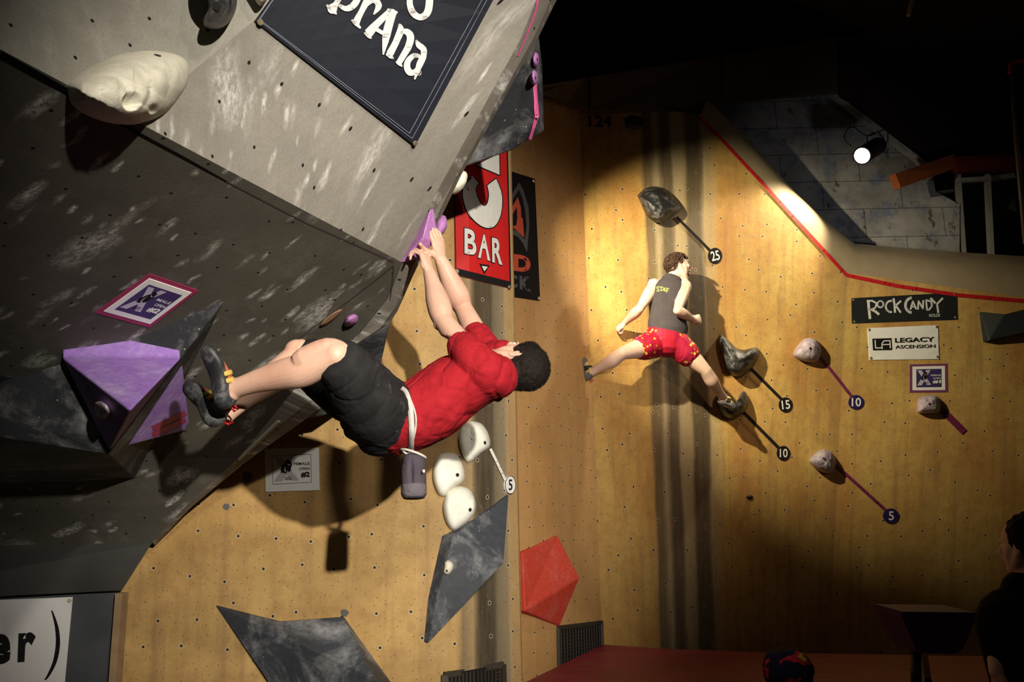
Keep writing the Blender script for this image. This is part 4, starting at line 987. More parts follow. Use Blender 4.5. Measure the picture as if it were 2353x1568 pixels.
def organic(name, bm, mats, voxel, parent=None, smooth=4, fac=.5, disp=None, label=None):
    me = bpy.data.meshes.new(name); bm.to_mesh(me); bm.free()
    o = link(name, me, mats)
    r = o.modifiers.new('r', 'REMESH'); r.mode = 'VOXEL'; r.voxel_size = voxel; r.use_smooth_shade = True
    s = o.modifiers.new('s', 'SMOOTH'); s.factor = fac; s.iterations = smooth
    me = bake(o)
    me.materials.clear()
    for m_ in (mats if isinstance(mats, (list, tuple)) else [mats]): me.materials.append(m_)
    if disp:
        me.update(); co = [v.co + v.normal*disp(v.co, v.normal) for v in me.vertices]
        for v, c in zip(me.vertices, co): v.co = c
    for p in me.polygons: p.use_smooth = True
    if parent: o.parent = parent; o.matrix_parent_inverse = parent.matrix_world.inverted()
    return o
def dirv(p, q): return nrm(q-p)
def tuck(body, cloth_obj, cores, gap=.004, skip=None):
    """keep the skin under the clothing inside the given core regions"""
    me = cloth_obj.data; t = BVHTree.FromPolygons([v.co for v in me.vertices], [list(p.vertices) for p in me.polygons])
    for v in body.data.vertices:
        for c, r in cores:
            if (v.co-c).length < r and not (skip and (v.co-skip[0]).length < skip[1]):
                l, n, i, d = t.find_nearest(v.co)
                if (v.co-l).dot(n) > -gap: v.co = l - n*gap*1.5
                break
def finger(bm, base, d, bendaxis, lens, angs, r0, r1):
    """phalanges bending about bendaxis"""
    pts = [(base-d*.006, r0*.95), (base, r0)]; p = base; dd = d.copy(); k = len(lens)
    for i, (L, a_) in enumerate(zip(lens, angs)):
        dd = Matrix.Rotation(a_, 3, bendaxis) @ dd
        q = p+dd*L; rr = r0+(r1-r0)*(i+1)/k
        pts.append((p.lerp(q, .5), rr*.96)); pts.append((q, rr)); p = q
    loft(bm, pts, None, 10, 2)
    return p
def hand(bm, wrist, f, back, thumbside, curl, sc=1.0, spread=.04, thumb=(.9, .35, .5), wr=.026, curls=None):
    """f: towards the knuckles, back: out of the back of the hand, thumbside: towards the thumb"""
    f = nrm(f); s = nrm(thumbside - f*thumbside.dot(f)); b = nrm(back - f*back.dot(f) - s*back.dot(s))
    k = sc
    loft(bm, [(wrist-f*.015*k, wr*1.05*k, wr*.78*k), (wrist+f*.02*k, .031*k, .019*k), (wrist+f*.055*k, .040*k, .017*k), (wrist+f*.082*k, .040*k, .014*k)], s, 16, 3)
    ell(bm, wrist+f*.032*k+s*.024*k-b*.010*k, f*.028*k, s*.015*k, b*.014*k, 2)   # ball of the thumb
    ell(bm, wrist+f*.040*k-s*.022*k-b*.008*k, f*.030*k, s*.013*k, b*.012*k, 2)
    ax = nrm(f.cross(b))   # rotating about this axis by a positive angle takes f towards -b
    if (Matrix.Rotation(.5, 3, ax) @ f).dot(b) > 0: ax = -ax
    lens = [(.040, .024, .019), (.044, .028, .020), (.041, .026, .020), (.032, .020, .018)]
    for i in range(4):
        off = (1.5-i)*.0205*k; base = wrist+f*((.088, .091, .088, .080)[i])*k + s*off - b*.001*k
        d = nrm(f + s*spread*(1.5-i)); c = curls[i] if curls else curl
        finger(bm, base, d, ax, [l*k for l in lens[i]], c, (.0095, .0097, .0092, .0082)[i]*k, (.0074, .0076, .0073, .0065)[i]*k)
        ell(bm, base+b*.003*k, f*.010*k, s*.0092*k, b*.009*k, 1)
    tb = wrist+f*.025*k+s*.028*k-b*.008*k; td = nrm(f*thumb[0]+s*thumb[1]-b*thumb[2])
    tax = nrm(td.cross(b))
    finger(bm, tb, td, tax, [.036*k, .030*k, .024*k], [0, .25, .3], .0125*k, .0090*k)
def head(bm, c, up, f, sc=1.0, jaw=0.0, nose=1.0):
    """c: centre between crown and chin"""
    up = nrm(up); f = nrm(f-up*f.dot(up)); s = f.cross(up)
    k = sc
    ell(bm, c+up*.030*k-f*.012*k, s*.073*k, f*.094*k, up*.083*k, 4)        # cranium
    ell(bm, c-up*.012*k+f*.030*k, s*.060*k, f*.058*k, up*.075*k, 3)        # face
    jd = -up*(.062+jaw*.6)*k+f*(.036-jaw*.35)*k
    ell(bm, c+jd, s*.046*k, f*.044*k, up*.036*k, 3)                        # jaw
    ell(bm, c-up*(.090+jaw*.75)*k+f*(.066-jaw*.45)*k, s*.020*k, f*.018*k, up*.018*k, 2)  # chin
    for q in (-1, 1):
        loft(bm, [(c+s*q*.060*k-up*.020*k-f*.006*k, .022*k), (c+s*q*.048*k-up*(.060+jaw*.5)*k+f*.014*k, .024*k), (c+s*q*.022*k-up*(.088+jaw*.75)*k+f*(.058-jaw*.4)*k, .015*k)], None, 10, 3)
        ell(bm, c+s*q*.036*k+f*.068*k-up*.012*k, s*.022*k, f*.018*k, up*.018*k, 2)   # cheekbone
        loft(bm, [(c+s*q*.044*k+f*.030*k-up*.010*k, .030*k), (c+s*q*.042*k+f*(.034-jaw*.1)*k-up*(.042+jaw*.35)*k, .026*k), (c+s*q*.030*k-up*(.072+jaw*.65)*k+f*(.040-jaw*.35)*k, .020*k)], None, 14, 4)
        # ear: rim and lobe
        e = c+s*q*.074*k-f*.004*k-up*.002*k; ef = nrm(s*q*.6-f*.8)
        loft(bm, [(e+up*(.028*math.cos(t))*k+ef*(.012+.0*t)*k-f*.014*math.sin(t)*k+f*.006*k, .0042*k) for t in [j*math.pi*1.05/6 for j in range(7)]], None, 8, 2)
        ell(bm, e+ef*.004*k, f*.013*k, up*.026*k, nrm(s*q)*.006*k, 2)
        ell(bm, e-up*.027*k+f*.004*k+ef*.004*k, f*.007*k, up*.008*k, nrm(s*q)*.005*k, 2)
        ell(bm, c+s*q*.010*k+f*.098*k-up*.030*k, s*.007*k, f*.009*k, up*.006*k, 2)     # nostril wing
    ell(bm, c+f*.082*k+up*.022*k, s*.045*k, f*.013*k, up*.009*k, 2)        # brow
    loft(bm, [(c+f*.085*k+up*.016*k, .008*k), (c+f*.098*k-up*.008*k, .008*k), (c+f*.112*k*nose-up*.026*k, .0095*k)], s, 10, 3)
    if jaw < .01:
        ell(bm, c+f*.092*k-up*.049*k, s*.022*k, f*.009*k, up*.0055*k, 2); ell(bm, c+f*.089*k-up*.059*k, s*.019*k, f*.009*k, up*.0060*k, 2)
    else:
        ell(bm, c+f*.093*k-up*.046*k, s*.020*k, f*.009*k, up*.0060*k, 2)
        ell(bm, c+f*(.082-jaw*.5)*k-up*(.058+jaw*.85)*k, s*.018*k, f*.009*k, up*.0065*k, 2)
    return c, up, f, s
a = M('skin', .5, .35); co = a.co('Object'); 
a.color(a.mix(a.mr(a.noise(co, 7, 5, .6), .35, .7), (.66, .42, .31), (.56, .31, .22))); a.b.inputs['Subsurface Weight'].default_value = .08; a.b.inputs['Subsurface Radius'].default_value = (.02, .008, .004)
a.bump(a.noise(co, 160, 3), .12, .002); m_skin = a.m
a = M('skin_pale', .5, .35); co = a.co('Object')
a.color(a.mix(a.mr(a.noise(co, 7, 5, .6), .35, .7), (.70, .50, .40), (.62, .40, .31))); a.b.inputs['Subsurface Weight'].default_value = .08; a.b.inputs['Subsurface Radius'].default_value = (.02, .008, .004); m_skin2 = a.m
m_hair = flat('near_black_hair', (.014, .010, .008), .8, .12, 0, .2, 90)
m_hair2 = flat('brown_hair', (.055, .026, .016), .5, .4, 0, .4, 90)
m_eye = flat('eye_white', (.7, .68, .64), .2, .6); m_iris = flat('iris_dark', (.03, .02, .015), .1, .6)
def cloth(name, c1, c2, fold=8, rough=.8, dots=None, bump=.6):
    a = M(name, rough, .15); co = a.co('Object')
    w_ = a.noise(co, fold, 3, .5, 1.0)
    col = a.mix(a.mr(w_, .35, .65), c1, c2)
    if dots: col = dots(a, co, col)
    a.color(col)
    a.bump(a.math('ADD', w_, a.math('MULTIPLY', a.noise(co, 350, 2), .04)), bump, .02); return a.m
def eyes(c, up, f, s, k, parent, squint=.5):
    for q in (-1, 1):
        bm = bmesh.new(); p = c+s*q*.030*k+f*.079*k+up*.006*k; ell(bm, p, s*.012*k, f*.010*k, up*.010*squint*k, 2)
        o = frombm('eye', bm, [m_eye, m_iris], parent, True)
        for pol in o.data.polygons:
            if (pol.center-p).dot(f) > .0075*k: pol.material_index = 1
def hairfuzz(bm, surf_v, n, L, r, bias, rg, keep):
    """short strands rooted on a cap"""
    cnt = 0
    for _ in range(n*4):
        if cnt >= n: break
        co_, no_ = rg.choice(surf_v)
        if not keep(co_): continue
        cnt += 1
        d = nrm(no_ + bias*.7 + V((rg.uniform(-1, 1), rg.uniform(-1, 1), rg.uniform(-1, 1)))*.45); a_ = nrm(d.orthogonal()); b_ = d.cross(a_)
        l = L*rg.uniform(.6, 1.3); base = [bm.verts.new(co_ - no_*.002 + (a_*math.cos(t)+b_*math.sin(t))*r) for t in (0, 2.1, 4.2)]
        tip = bm.verts.new(co_+d*l)
        for i in range(3): bm.faces.new((base[i], base[(i+1) % 3], tip))

# ================================================================== the near climber
side = V((0, -.97, -.22)).normalized()          # towards his left, nearer to the camera
PEL = P(893, 955, 3.06); WAI = P(950, 938, 3.06); CHE = P(1052, 888, 3.08); UCH = P(1108, 866, 3.10); NEK = P(1146, 862, 3.12)
HC = P(1186, 838, 3.14); HU = V((.97, .12, .12)).normalized(); HF = V((-.10, .50, .86)).normalized()
LSH, LEL, LWR = P(1105, 852, 2.93), P(1019, 738, 3.08), P(987, 628, 3.20)
RSH, REL, RWR = P(1122, 826, 3.26), P(1062, 704, 3.37), P(1013, 598, 3.28)
LHP, LKN, LAN = P(882, 962, 2.97), P(772, 818, 2.64), P(540, 893, 2.76)
RHP, RKN, RAN = P(888, 948, 3.17), P(692, 812, 2.98), P(528, 944, 2.93)
bm = bmesh.new()
loft(bm, [(PEL-V((.05, 0, .02)), .12, .08), (PEL, .14, .095), (WAI, .125, .085), (P(1000, 914, 3.07), .13, .088), (CHE, .145, .092), (UCH, .150, .085), (P(1132, 864, 3.11), .10, .07)], side, 24, 4)
loft(bm, [(P(1128, 866, 3.11), .062), (NEK, .056), (P(1163, 852, 3.13), .055), (HC-HU*.01, .055)], side, 20, 4)
# arms
loft(bm, [(LSH+V((.03, .02, 0)), .05), (LSH, .056), (LSH.lerp(LEL, .3), .052), (LSH.lerp(LEL, .6), .045), (LEL, .038)], None, 20, 5)
loft(bm, [(LEL, .039), (LEL.lerp(LWR, .18), .047), (LEL.lerp(LWR, .42), .046), (LEL.lerp(LWR, .75), .033), (LWR, .0255, .0255)], None, 20, 5)
ell(bm, LEL+V((-.018, .0, -.012)), V((.022, 0, 0)), V((0, .022, 0)), V((0, 0, .026)), 2)
loft(bm, [(RSH+V((.02, -.02, 0)), .05), (RSH, .054), (RSH.lerp(REL, .3), .052), (RSH.lerp(REL, .6), .047), (REL, .038)], None, 20, 5)
loft(bm, [(REL, .042), (REL.lerp(RWR, .2), .051), (REL.lerp(RWR, .42), .048), (REL.lerp(RWR, .75), .036), (RWR, .027)], None, 20, 5)
# legs
loft(bm, [(LHP, .09), (LHP.lerp(LKN, .4), .082), (LHP.lerp(LKN, .75), .062), (LKN, .047)], None, 22, 5)
kn = nrm(LKN-LHP); sh = nrm(LAN-LKN)
ell(bm, P(770, 818, 2.65), V((.048, 0, 0)), V((0, .046, 0)), V((0, 0, .050)), 3)
loft(bm, [(P(783, 818, 2.655), .046), (P(752, 806, 2.645), .043), (P(700, 828, 2.655), .044)], None, 14, 4)
ell(bm, P(768, 845, 2.66), V((.040, 0, -.01)), V((0, .04, 0)), V((.01, 0, .036)), 3)
calf = V((0, .25, -1)).normalized()
loft(bm, [(LKN, .046), (LKN.lerp(LAN, .14)+calf*.002, .052), (LKN.lerp(LAN, .32)+calf*.012, .057), (LKN.lerp(LAN, .50)+calf*.006, .052), (LKN.lerp(LAN, .75), .040), (LKN.lerp(LAN, .93), .034), (LAN, .036)], None, 22, 5)
loft(bm, [(RHP, .09), (RHP.lerp(RKN, .4), .082), (RHP.lerp(RKN, .75), .066), (RKN, .053)], None, 22, 5)
ell(bm, P(682, 806, 2.97), V((.045, 0, 0)), V((0, .04, 0)), V((0, 0, .042)), 3)
loft(bm, [(RKN, .050), (RKN.lerp(RAN, .3)+calf*.010, .056), (RKN.lerp(RAN, .5)+calf*.005, .050), (RKN.lerp(RAN, .8), .037), (RAN, .034)], None, 22, 5)
for an, kn_, hl, to in ((LAN, LKN, P(520, 912, 2.76), P(490, 830, 2.74)), (RAN, RKN, P(505, 965, 2.92), P(455, 900, 2.95))):
    loft(bm, [(an, .033), (hl.lerp(an, .4), .031), (hl.lerp(to, .35), .030), (hl.lerp(to, .8), .026)], None, 14, 4)
# hands: the far (right) hand above, thumb towards the camera; the near one underneath
hand(bm, RWR, P(1004, 546, 3.25)-RWR, V((.9, .15, .2)), V((-.55, -.8, .15)), (.22, .55, .5), 1.0, .02, (.55, .75, .25), .026)
hand(bm, LWR, P(973, 578, 3.22)-LWR, V((.75, -.62, .1)), V((.3, .8, .2)), (.35, .85, .7), .98, .05, (.7, .6, .4), .0255, [(.3, .7, .6), (.4, .9, .7), (.55, 1.0, .8), (.75, 1.1, .8)])
head(bm, HC, HU, HF, .97)
climber = organic('person', bm, m_skin, .0036, None, 5)
tag(climber, 'person in a red t-shirt and black shorts hanging by both hands under the grey overhang, back of the dark-haired head to the camera', 'person')
climber['label'] = 'person in red t-shirt and black shorts hanging sideways by both hands under the grey overhang'
eyes(HC, nrm(HU), nrm(HF-nrm(HU)*HF.dot(nrm(HU))), nrm(HF-nrm(HU)*HF.dot(nrm(HU))).cross(nrm(HU)), .97, climber, .9)
# hair cap
hu_, hf_ = nrm(HU), nrm(HF-HU*HF.dot(HU)); hs_ = hf_.cross(hu_)
bm = bmesh.new()
ell(bm, HC+hu_*.036-hf_*.020, hs_*.083, hf_*.098, hu_*.092, 4)
ell(bm, HC-hu_*.012-hf_*.045, hs_*.070, hf_*.062, hu_*.062, 3)
ell(bm, HC-hu_*.052-hf_*.062, hs_*.052, hf_*.042, hu_*.046, 3)
ell(bm, HC-hu_*.078-hf_*.068, hs_*.044, hf_*.030, hu_*.036, 3)
ell(bm, HC+hu_*.060+hf_*.035, hs_*.062, hf_*.052, hu_*.050, 3)
for q in (-1, 1): ell(bm, HC+hs_*q*.066+hf_*.022+hu_*.016, hs_*.012, hf_*.012, hu_*.032, 2)
hair = organic('hair', bm, m_hair, .004, climber, 3, disp=lambda p, n: .0035*noise.noise(p*60)+.002*noise.noise(p*150))
sv = [(v.co.copy(), v.normal.copy()) for v in hair.data.vertices]; rg = random.Random(3)
bm = bmesh.new(); bm.from_mesh(hair.data)
hairfuzz(bm, sv, 13000, .006, .0006, -hf_*.25, rg, lambda p: True)
bm.to_mesh(hair.data); bm.free()
# shirt
def folds(sc, amp, d, seed=0):
    """soft creases running along direction d"""
    d = nrm(d)
    def fn(p, n):
        q = p - d*(p.dot(d)*.74); w = noise.noise(q*sc+V((seed, 0, 0))); w2 = noise.noise(q*sc*1.9+V((0, seed, 5)))
        m = max(0, min(1, .55+1.4*noise.noise(p*4+V((seed, 3, 1)))))
        return amp*m*(.2-.5*math.exp(-(w/.10)**2)) + amp*.30*w2
    return fn
m_red = cloth('red_tshirt', (.34, .013, .020), (.28, .009, .015), 14, .85, None, .5)
bm = bmesh.new()
up_t = V((0, 0, 1))
loft(bm, [(P(928, 968, 3.05), .185, .118), (P(950, 958, 3.055), .180, .122), (P(995, 932, 3.07), .178, .130), (P(1030, 902, 3.08), .182, .126), (P(1062, 884, 3.09), .186, .120), (P(1100, 872, 3.10), .180, .100), (P(1126, 868, 3.11), .14, .086), (P(1147, 868, 3.12), .078, .074)], side, 30, 5)
loft(bm, [(P(912, 985, 3.05), .165, .098), (P(935, 970, 3.05), .18, .112)], side, 26, 4)
loft(bm, [(LSH+V((.05, .09, -.01)), .085), (LSH+V((.015, .03, .0)), .078), (LSH.lerp(LEL, .25), .068), (LSH.lerp(LEL, .46), .060)], None, 24, 5)
loft(bm, [(RSH+V((.05, -.05, 0)), .07), (RSH, .075), (RSH.lerp(REL, .25), .068), (RSH.lerp(REL, .42), .060)], None, 24, 5)
ell(bm, P(1150, 895, 3.09), V((.022, 0, .008)), V((0, .07, 0)), V((.008, 0, .045)), 3)
ell(bm, P(1139, 862, 3.07), V((.05, 0, 0)), V((0, .10, 0)), V((0, 0, .07)), 3)
ell(bm, P(1048, 856, 3.14), V((.07, 0, .02)), V((0, .13, 0)), V((-.01, 0, .055)), 3)
sf = folds(11, .011, V((.35, .1, 1)), 2); sf2 = folds(19, .006, V((1, .2, -.2)), 7)
shirt = organic('t_shirt', bm, m_red, .005, climber, 16, disp=lambda p, n: sf(p, n)+sf2(p, n))
tuck(climber, shirt, [(LSH, .085), (CHE, .20), (P(1000, 914, 3.07), .17), (WAI, .17), (UCH, .13), (RSH, .08), (PEL, .12)], skip=(HC-V((.0, 0, .0)), .145))
# shorts
m_shorts = cloth('black_shorts', (.013, .0125, .013), (.022, .021, .021), 10, .92, lambda a, co, col: a.mix(a.math('MULTIPLY', a.mr(a.noise(co, 9, 5, .7), .60, .75), a.mr(a.noise(co, 60, 3), .4, .6, 0, .35)), col, (.35, .34, .34)), .4)
bm = bmesh.new()
loft(bm, [(P(925, 955, 3.06), .168, .116), (P(898, 962, 3.06), .182, .128), (P(868, 968, 3.05), .175, .130), (P(845, 962, 3.04), .12, .10)], side, 28, 4)
loft(bm, [(LHP+V((.02, .03, 0)), .125), (LHP.lerp(LKN, .3), .124), (LHP.lerp(LKN, .6), .106), (LHP.lerp(LKN, .84), .088)], None, 26, 5)
loft(bm, [(RHP+V((.02, -.03, 0)), .125), (RHP.lerp(RKN, .3)+V((0, 0, -.01)), .122), (RHP.lerp(RKN, .6)+V((0, 0, -.015)), .110), (RHP.lerp(RKN, .86)+V((0, 0, -.01)), .096)], None, 26, 5)
ell(bm, P(868, 990, 3.02), V((.11, 0, -.03)), V((0, .15, 0)), V((.02, 0, .07)), 3)
sf = folds(12, .009, V((1, 0, .7)), 11)
shorts = organic('shorts', bm, m_shorts, .0055, climber, 5, disp=sf)
tuck(climber, shorts, [(PEL, .17), (LHP, .15), (RHP, .15), (LHP.lerp(LKN, .45), .13), (RHP.lerp(RKN, .45), .13)])
# shoes
m_rub = dusty('black_rubber', (.022, .022, .024), .35, .5, 14, .4, .2, False); m_yel = flat('yellow_leather', (.50, .36, .08), .6); m_orl = flat('orange_leather', (.42, .10, .05), .6); m_redl = flat('red_loop', (.45, .01, .015), .5)
def shoe(parent, heel, toe, ankle, n, uppercol, strapcol, k=1.0, name='climbing_shoe', lab=None, wide=1.0):
    """n: towards the upper of the foot (away from the sole)"""
    f = nrm(toe-heel); n = nrm(n-f*n.dot(f)); s = f.cross(n); L = (toe-heel).length
    bm = bmesh.new()
    loft(bm, [(heel+f*.0*L+n*.004*k, .030*k, .034*k), (heel+f*.22*L+n*.004*k, .034*k, .030*k), (heel+f*.48*L+n*.008*k, .036*k*wide, .026*k), (heel+f*.74*L+n*.004*k, .044*k*wide, .023*k), (heel+f*.97*L-n*.004*k, .036*k*wide, .024*k)], s, 22, 5)
    loft(bm, [(heel+n*.012*k, .030*k, .030*k), (heel+n*.034*k+f*.02*k, .033*k, .033*k)], s, 18, 4)
    o = organic(name, bm, m_rub, .0035 if k > .9 else .0035, parent, 4)
    bm = bmesh.new()
    loft(bm, [(heel+f*.10*L+n*.022*k, .031*k, .026*k), (heel+f*.36*L+n*.026*k, .034*k, .024*k), (heel+f*.62*L+n*.020*k, .036*k*wide, .018*k), (heel+f*.80*L+n*.010*k, .030*k*wide, .016*k)], s, 20, 4)
    ell(bm, heel+n*.044*k+f*.030*k, s*.037*k, f*.037*k, n*.014*k, 3)
    organic('shoe_upper', bm, uppercol, .0035, o, 3)
    bm = bmesh.new()
    for t_ in (.36, .50):
        ring = [heel+f*(t_*L)+n*.020*k + s*.0385*k*math.cos(a_)*wide + n*.030*k*math.sin(a_) for a_ in [math.pi*(-.12+1.24*j/12) for j in range(13)]]
        loft(bm, [(p, .009*k, .003*k) for p in ring], f, 8, 2)
    frombm('strap', bm, strapcol, o, True)
    bm = bmesh.new(); lp = heel+n*.034*k-f*.026*k
    tubebm(bm, [lp, lp-f*.016*k+n*.010*k, lp-f*.018*k-n*.006*k, lp-f*.004*k-n*.012*k], .004*k, 6); frombm('heel_loop', bm, m_redl, o, True)
    return o
ov = shoe(climber, P(514, 922, 2.75), P(481, 806, 2.70), LAN, V((.62, .75, .15)), m_orl, m_yel)
shoe(climber, P(490, 962, 2.88), P(438, 890, 2.93), RAN, V((.75, .55, .35)), m_orl, m_yel, 1.1)
# chalk bag on its belt (the belt goes round the waist)
m_bag = cloth('grey_plum_fabric', (.07, .058, .072), (.052, .043, .055), 14, .85); m_belt = flat('pale_webbing', (.50, .46, .42), .7)
bt = P(950, 1048, 2.93); bb = P(951, 1142, 2.91)
root = empty('chalk_bag', bt, 'grey chalk bag hanging on a pale belt below the red shirt', 'chalk bag')
axb = nrm(bb-bt); sx_ = nrm(V((1, .1, .0))-axb*axb.dot(V((1, .1, 0))))
bm = bmesh.new(); loft(bm, [(bt-axb*.004, .033, .031), (bt+axb*.012, .040, .038), (bt+axb*.05, .043, .041), (bt+axb*.10, .044, .042), (bb-axb*.008, .043, .041), (bb+axb*.004, .036, .034)], sx_, 26, 5, False)
bag = organic('pouch', bm, m_bag, .003, root, 3, disp=lambda p, n: -.010*max(0, 1-abs((p-bt).dot(sx_)+.008)/.012)*max(0, min(1, (p-bt).dot(axb)/.06)))
bm = bmesh.new(); dn = axb.cross(sx_); rim = [bt-axb*.006+sx_*.043*math.cos(t)+dn*.041*math.sin(t)-axb*.0+axb*.016*math.cos(t) for t in [2*math.pi*k/24 for k in range(25)]]
tubebm(bm, rim, .0048, 8); frombm('rim', bm, m_belt, root, True)
bm = bmesh.new(); loft(bm, [(bb-axb*.040, .0445, .0425), (bb-axb*.010, .0440, .0420), (bb+axb*.005, .037, .035)], sx_, 26, 3, False); frombm('base_patch', bm, cloth('light_plum_fabric', (.12, .105, .12), (.10, .085, .10), 14), root, True)
bm = bmesh.new(); tg = P(974, 1083, 2.87); boxbm(bm, tg, V((.004, 0, 0)), V((0, .002, 0)), V((0, 0, .005))); frombm('tag', bm, m_belt, root)
S_sh = Surf(); S_sh.add(shirt.data)
bw_ = crom([(922, 893), (934, 905), (943, 940), (946, 985), (945, 1020), (944, 1046)], 5)
S_sh.add(shorts.data)
def onshirt(x, y, h):
    for dx in (0, 4, 8, 14, -6):
        for dy in (0, -6, -12, -20, 8):
            if S_sh.has(x+dx, y+dy):
                a_, n_ = S_sh.hit(x+dx, y+dy); return P(x, y, a_.y-h)
    return None
def strap_obj(name, pts, wd):
    vs, fs = [], []; lastY = None
    for i, (x, y) in enumerate(pts):
        q = onshirt(x, y, .008)
        if q is None: q = P(x, y, 2.935)
        x0, y0 = pts[max(i-1, 0)]; x1, y1 = pts[min(i+1, len(pts)-1)]; L = math.hypot(x1-x0, y1-y0)
        sd = V(((y1-y0)/L, 0, (x1-x0)/L))*(wd/2*.00150)
        for o_ in (V((0, -.0015, 0)), V((0, .0015, 0))): vs += [q-sd+o_, q+sd+o_]
    for i in range(len(pts)-1):
        a_ = i*4; fs += [[a_, a_+1, a_+5, a_+4], [a_+3, a_+2, a_+6, a_+7], [a_+2, a_, a_+4, a_+6], [a_+1, a_+3, a_+7, a_+5]]
    return fromdata(name, vs, fs, m_belt, root, True)
strap_obj('belt', bw_, 13)
strap_obj('belt_loop', crom([(934, 905), (946, 925), (955, 955), (955, 985), (948, 1020), (946, 1040)], 4), 4)

# ================================================================== the climber on the back wall
def PQ(px, py, Y): return P(px, py, Y+.14*max(0, min(1, (7.12-Y)/.2)))
sd2 = V((1, .12, 0)).normalized()
pel = PQ(1531, 782, 6.83); wai = PQ(1533, 745, 6.84); che = PQ(1536, 693, 6.88); uch = PQ(1539, 664, 6.90); nek = PQ(1546, 643, 6.92)
hc = PQ(1560, 615, 6.95); hu = V((-.14, .04, 1)).normalized(); hf = V((.97, .06, .02)).normalized()
lsh, lel, lwr = PQ(1503, 658, 6.90), PQ(1469, 711, 6.72), PQ(1436, 742, 6.90)
rsh, rel, rwr = PQ(1573, 660, 6.90), PQ(1557, 714, 6.66), PQ(1594, 736, 6.84)
lhp, lkn, lan = PQ(1511, 790, 6.84), PQ(1430, 812, 6.62), P(1358, 857, 6.90)
rhp, rkn, ran = PQ(1553, 790, 6.84), PQ(1620, 851, 6.86), PQ(1661, 913, 7.20)
bm = bmesh.new()
loft(bm, [(pel+V((0, 0, .0)), .11, .08), (pel+V((0, 0, .03)), .14, .10), (wai, .135, .095), (PQ(1534, 720, 6.86), .135, .09), (che, .150, .098), (uch, .145, .085), (PQ(1543, 650, 6.91), .10, .07)], sd2, 24, 4)
loft(bm, [(uch, .075), (nek, .062), (nek.lerp(hc, .5), .058), (hc, .055)], sd2, 18, 4)
for sh_, el_, wr_ in ((lsh, lel, lwr), (rsh, rel, rwr)):
    ell(bm, sh_, V((.062, 0, 0)), V((0, .062, 0)), V((0, 0, .070)), 3)
    loft(bm, [(sh_, .056), (sh_.lerp(el_, .3), .056), (sh_.lerp(el_, .55), .050), (sh_.lerp(el_, .85), .040), (el_, .038)], None, 20, 5)
    loft(bm, [(el_, .039), (el_.lerp(wr_, .22), .046), (el_.lerp(wr_, .45), .043), (el_.lerp(wr_, .8), .031), (wr_, .027)], None, 20, 5)
cv = V((0, -.6, -.8)).normalized()
for hp_, kn_, an_ in ((lhp, lkn, lan), (rhp, rkn, ran)):
    loft(bm, [(hp_, .10), (hp_.lerp(kn_, .3), .093), (hp_.lerp(kn_, .65), .076), (hp_.lerp(kn_, .88), .062), (kn_, .054)], None, 22, 5)
    ell(bm, kn_, V((.053, 0, 0)), V((0, .053, 0)), V((0, 0, .053)), 3)
    loft(bm, [(kn_, .054), (kn_.lerp(an_, .16)+cv*.006, .056), (kn_.lerp(an_, .33)+cv*.014, .059), (kn_.lerp(an_, .5)+cv*.008, .052), (kn_.lerp(an_, .78), .038), (an_, .036)], None, 22, 5)
loft(bm, [(lan, .034), (P(1350, 862, 6.92), .032), (P(1344, 845, 6.92), .028)], None, 14, 3)
loft(bm, [(ran, .034), (PQ(1659, 922, 7.22), .032), (PQ(1675, 932, 7.24), .028)], None, 14, 3)
fist = (1.25, 1.45, 1.0)
hand(bm, lwr, PQ(1422, 754, 6.96)-lwr, V((-.4, -.5, .7)), V((.4, .3, .8)), fist, 1.05, .0, (.75, .2, .9), .027)
hand(bm, rwr, PQ(1612, 733, 6.92)-rwr, V((.1, -.9, .1)), V((0, .1, 1)), fist, 1.12, .0, (.75, .2, .9), .027)
_, hu, hf, hs = head(bm, hc, hu, hf, 1.0, .052)
def mouthpush(p, n):
    q = p-(hc-hu*.072+hf*.072); e = (q.dot(hs)/.019)**2+(q.dot(hu)/.020)**2+(q.dot(hf)/.040)**2
    return -.030*max(0, 1-e) if e < 1 and n.dot(hf) > -.2 else 0
c2 = organic('person', bm, m_skin2, .0045, None, 4, disp=mouthpush)
tag(c2, 'shouting person in grey tank top and red shorts stretched across the back wall', 'person')
eyes(hc, hu, hf, hs, 1.0, c2, .55)
m_mouth = flat('open_mouth', (.16, .012, .014), .4); m_teeth = flat('teeth', (.7, .66, .58), .3)
bm = bmesh.new(); ell(bm, hc-hu*.074+hf*.062, hs*.018, hf*.016, hu*.020, 3); frombm('mouth', bm, m_mouth, c2, True)
bm = bmesh.new(); ell(bm, hc-hu*.054+hf*.080, hs*.014, hf*.006, hu*.004, 2); frombm('teeth', bm, m_teeth, c2, True)
for q_ in (-1, 1):
    bm = bmesh.new(); loft(bm, [(hc+hs*q_*.014+hf*.093+hu*.020, .003), (hc+hs*q_*.030+hf*.090+hu*.027, .004), (hc+hs*q_*.046+hf*.074+hu*.022, .0025)], None, 6, 3); frombm('eyebrow', bm, m_hair2, c2, True)
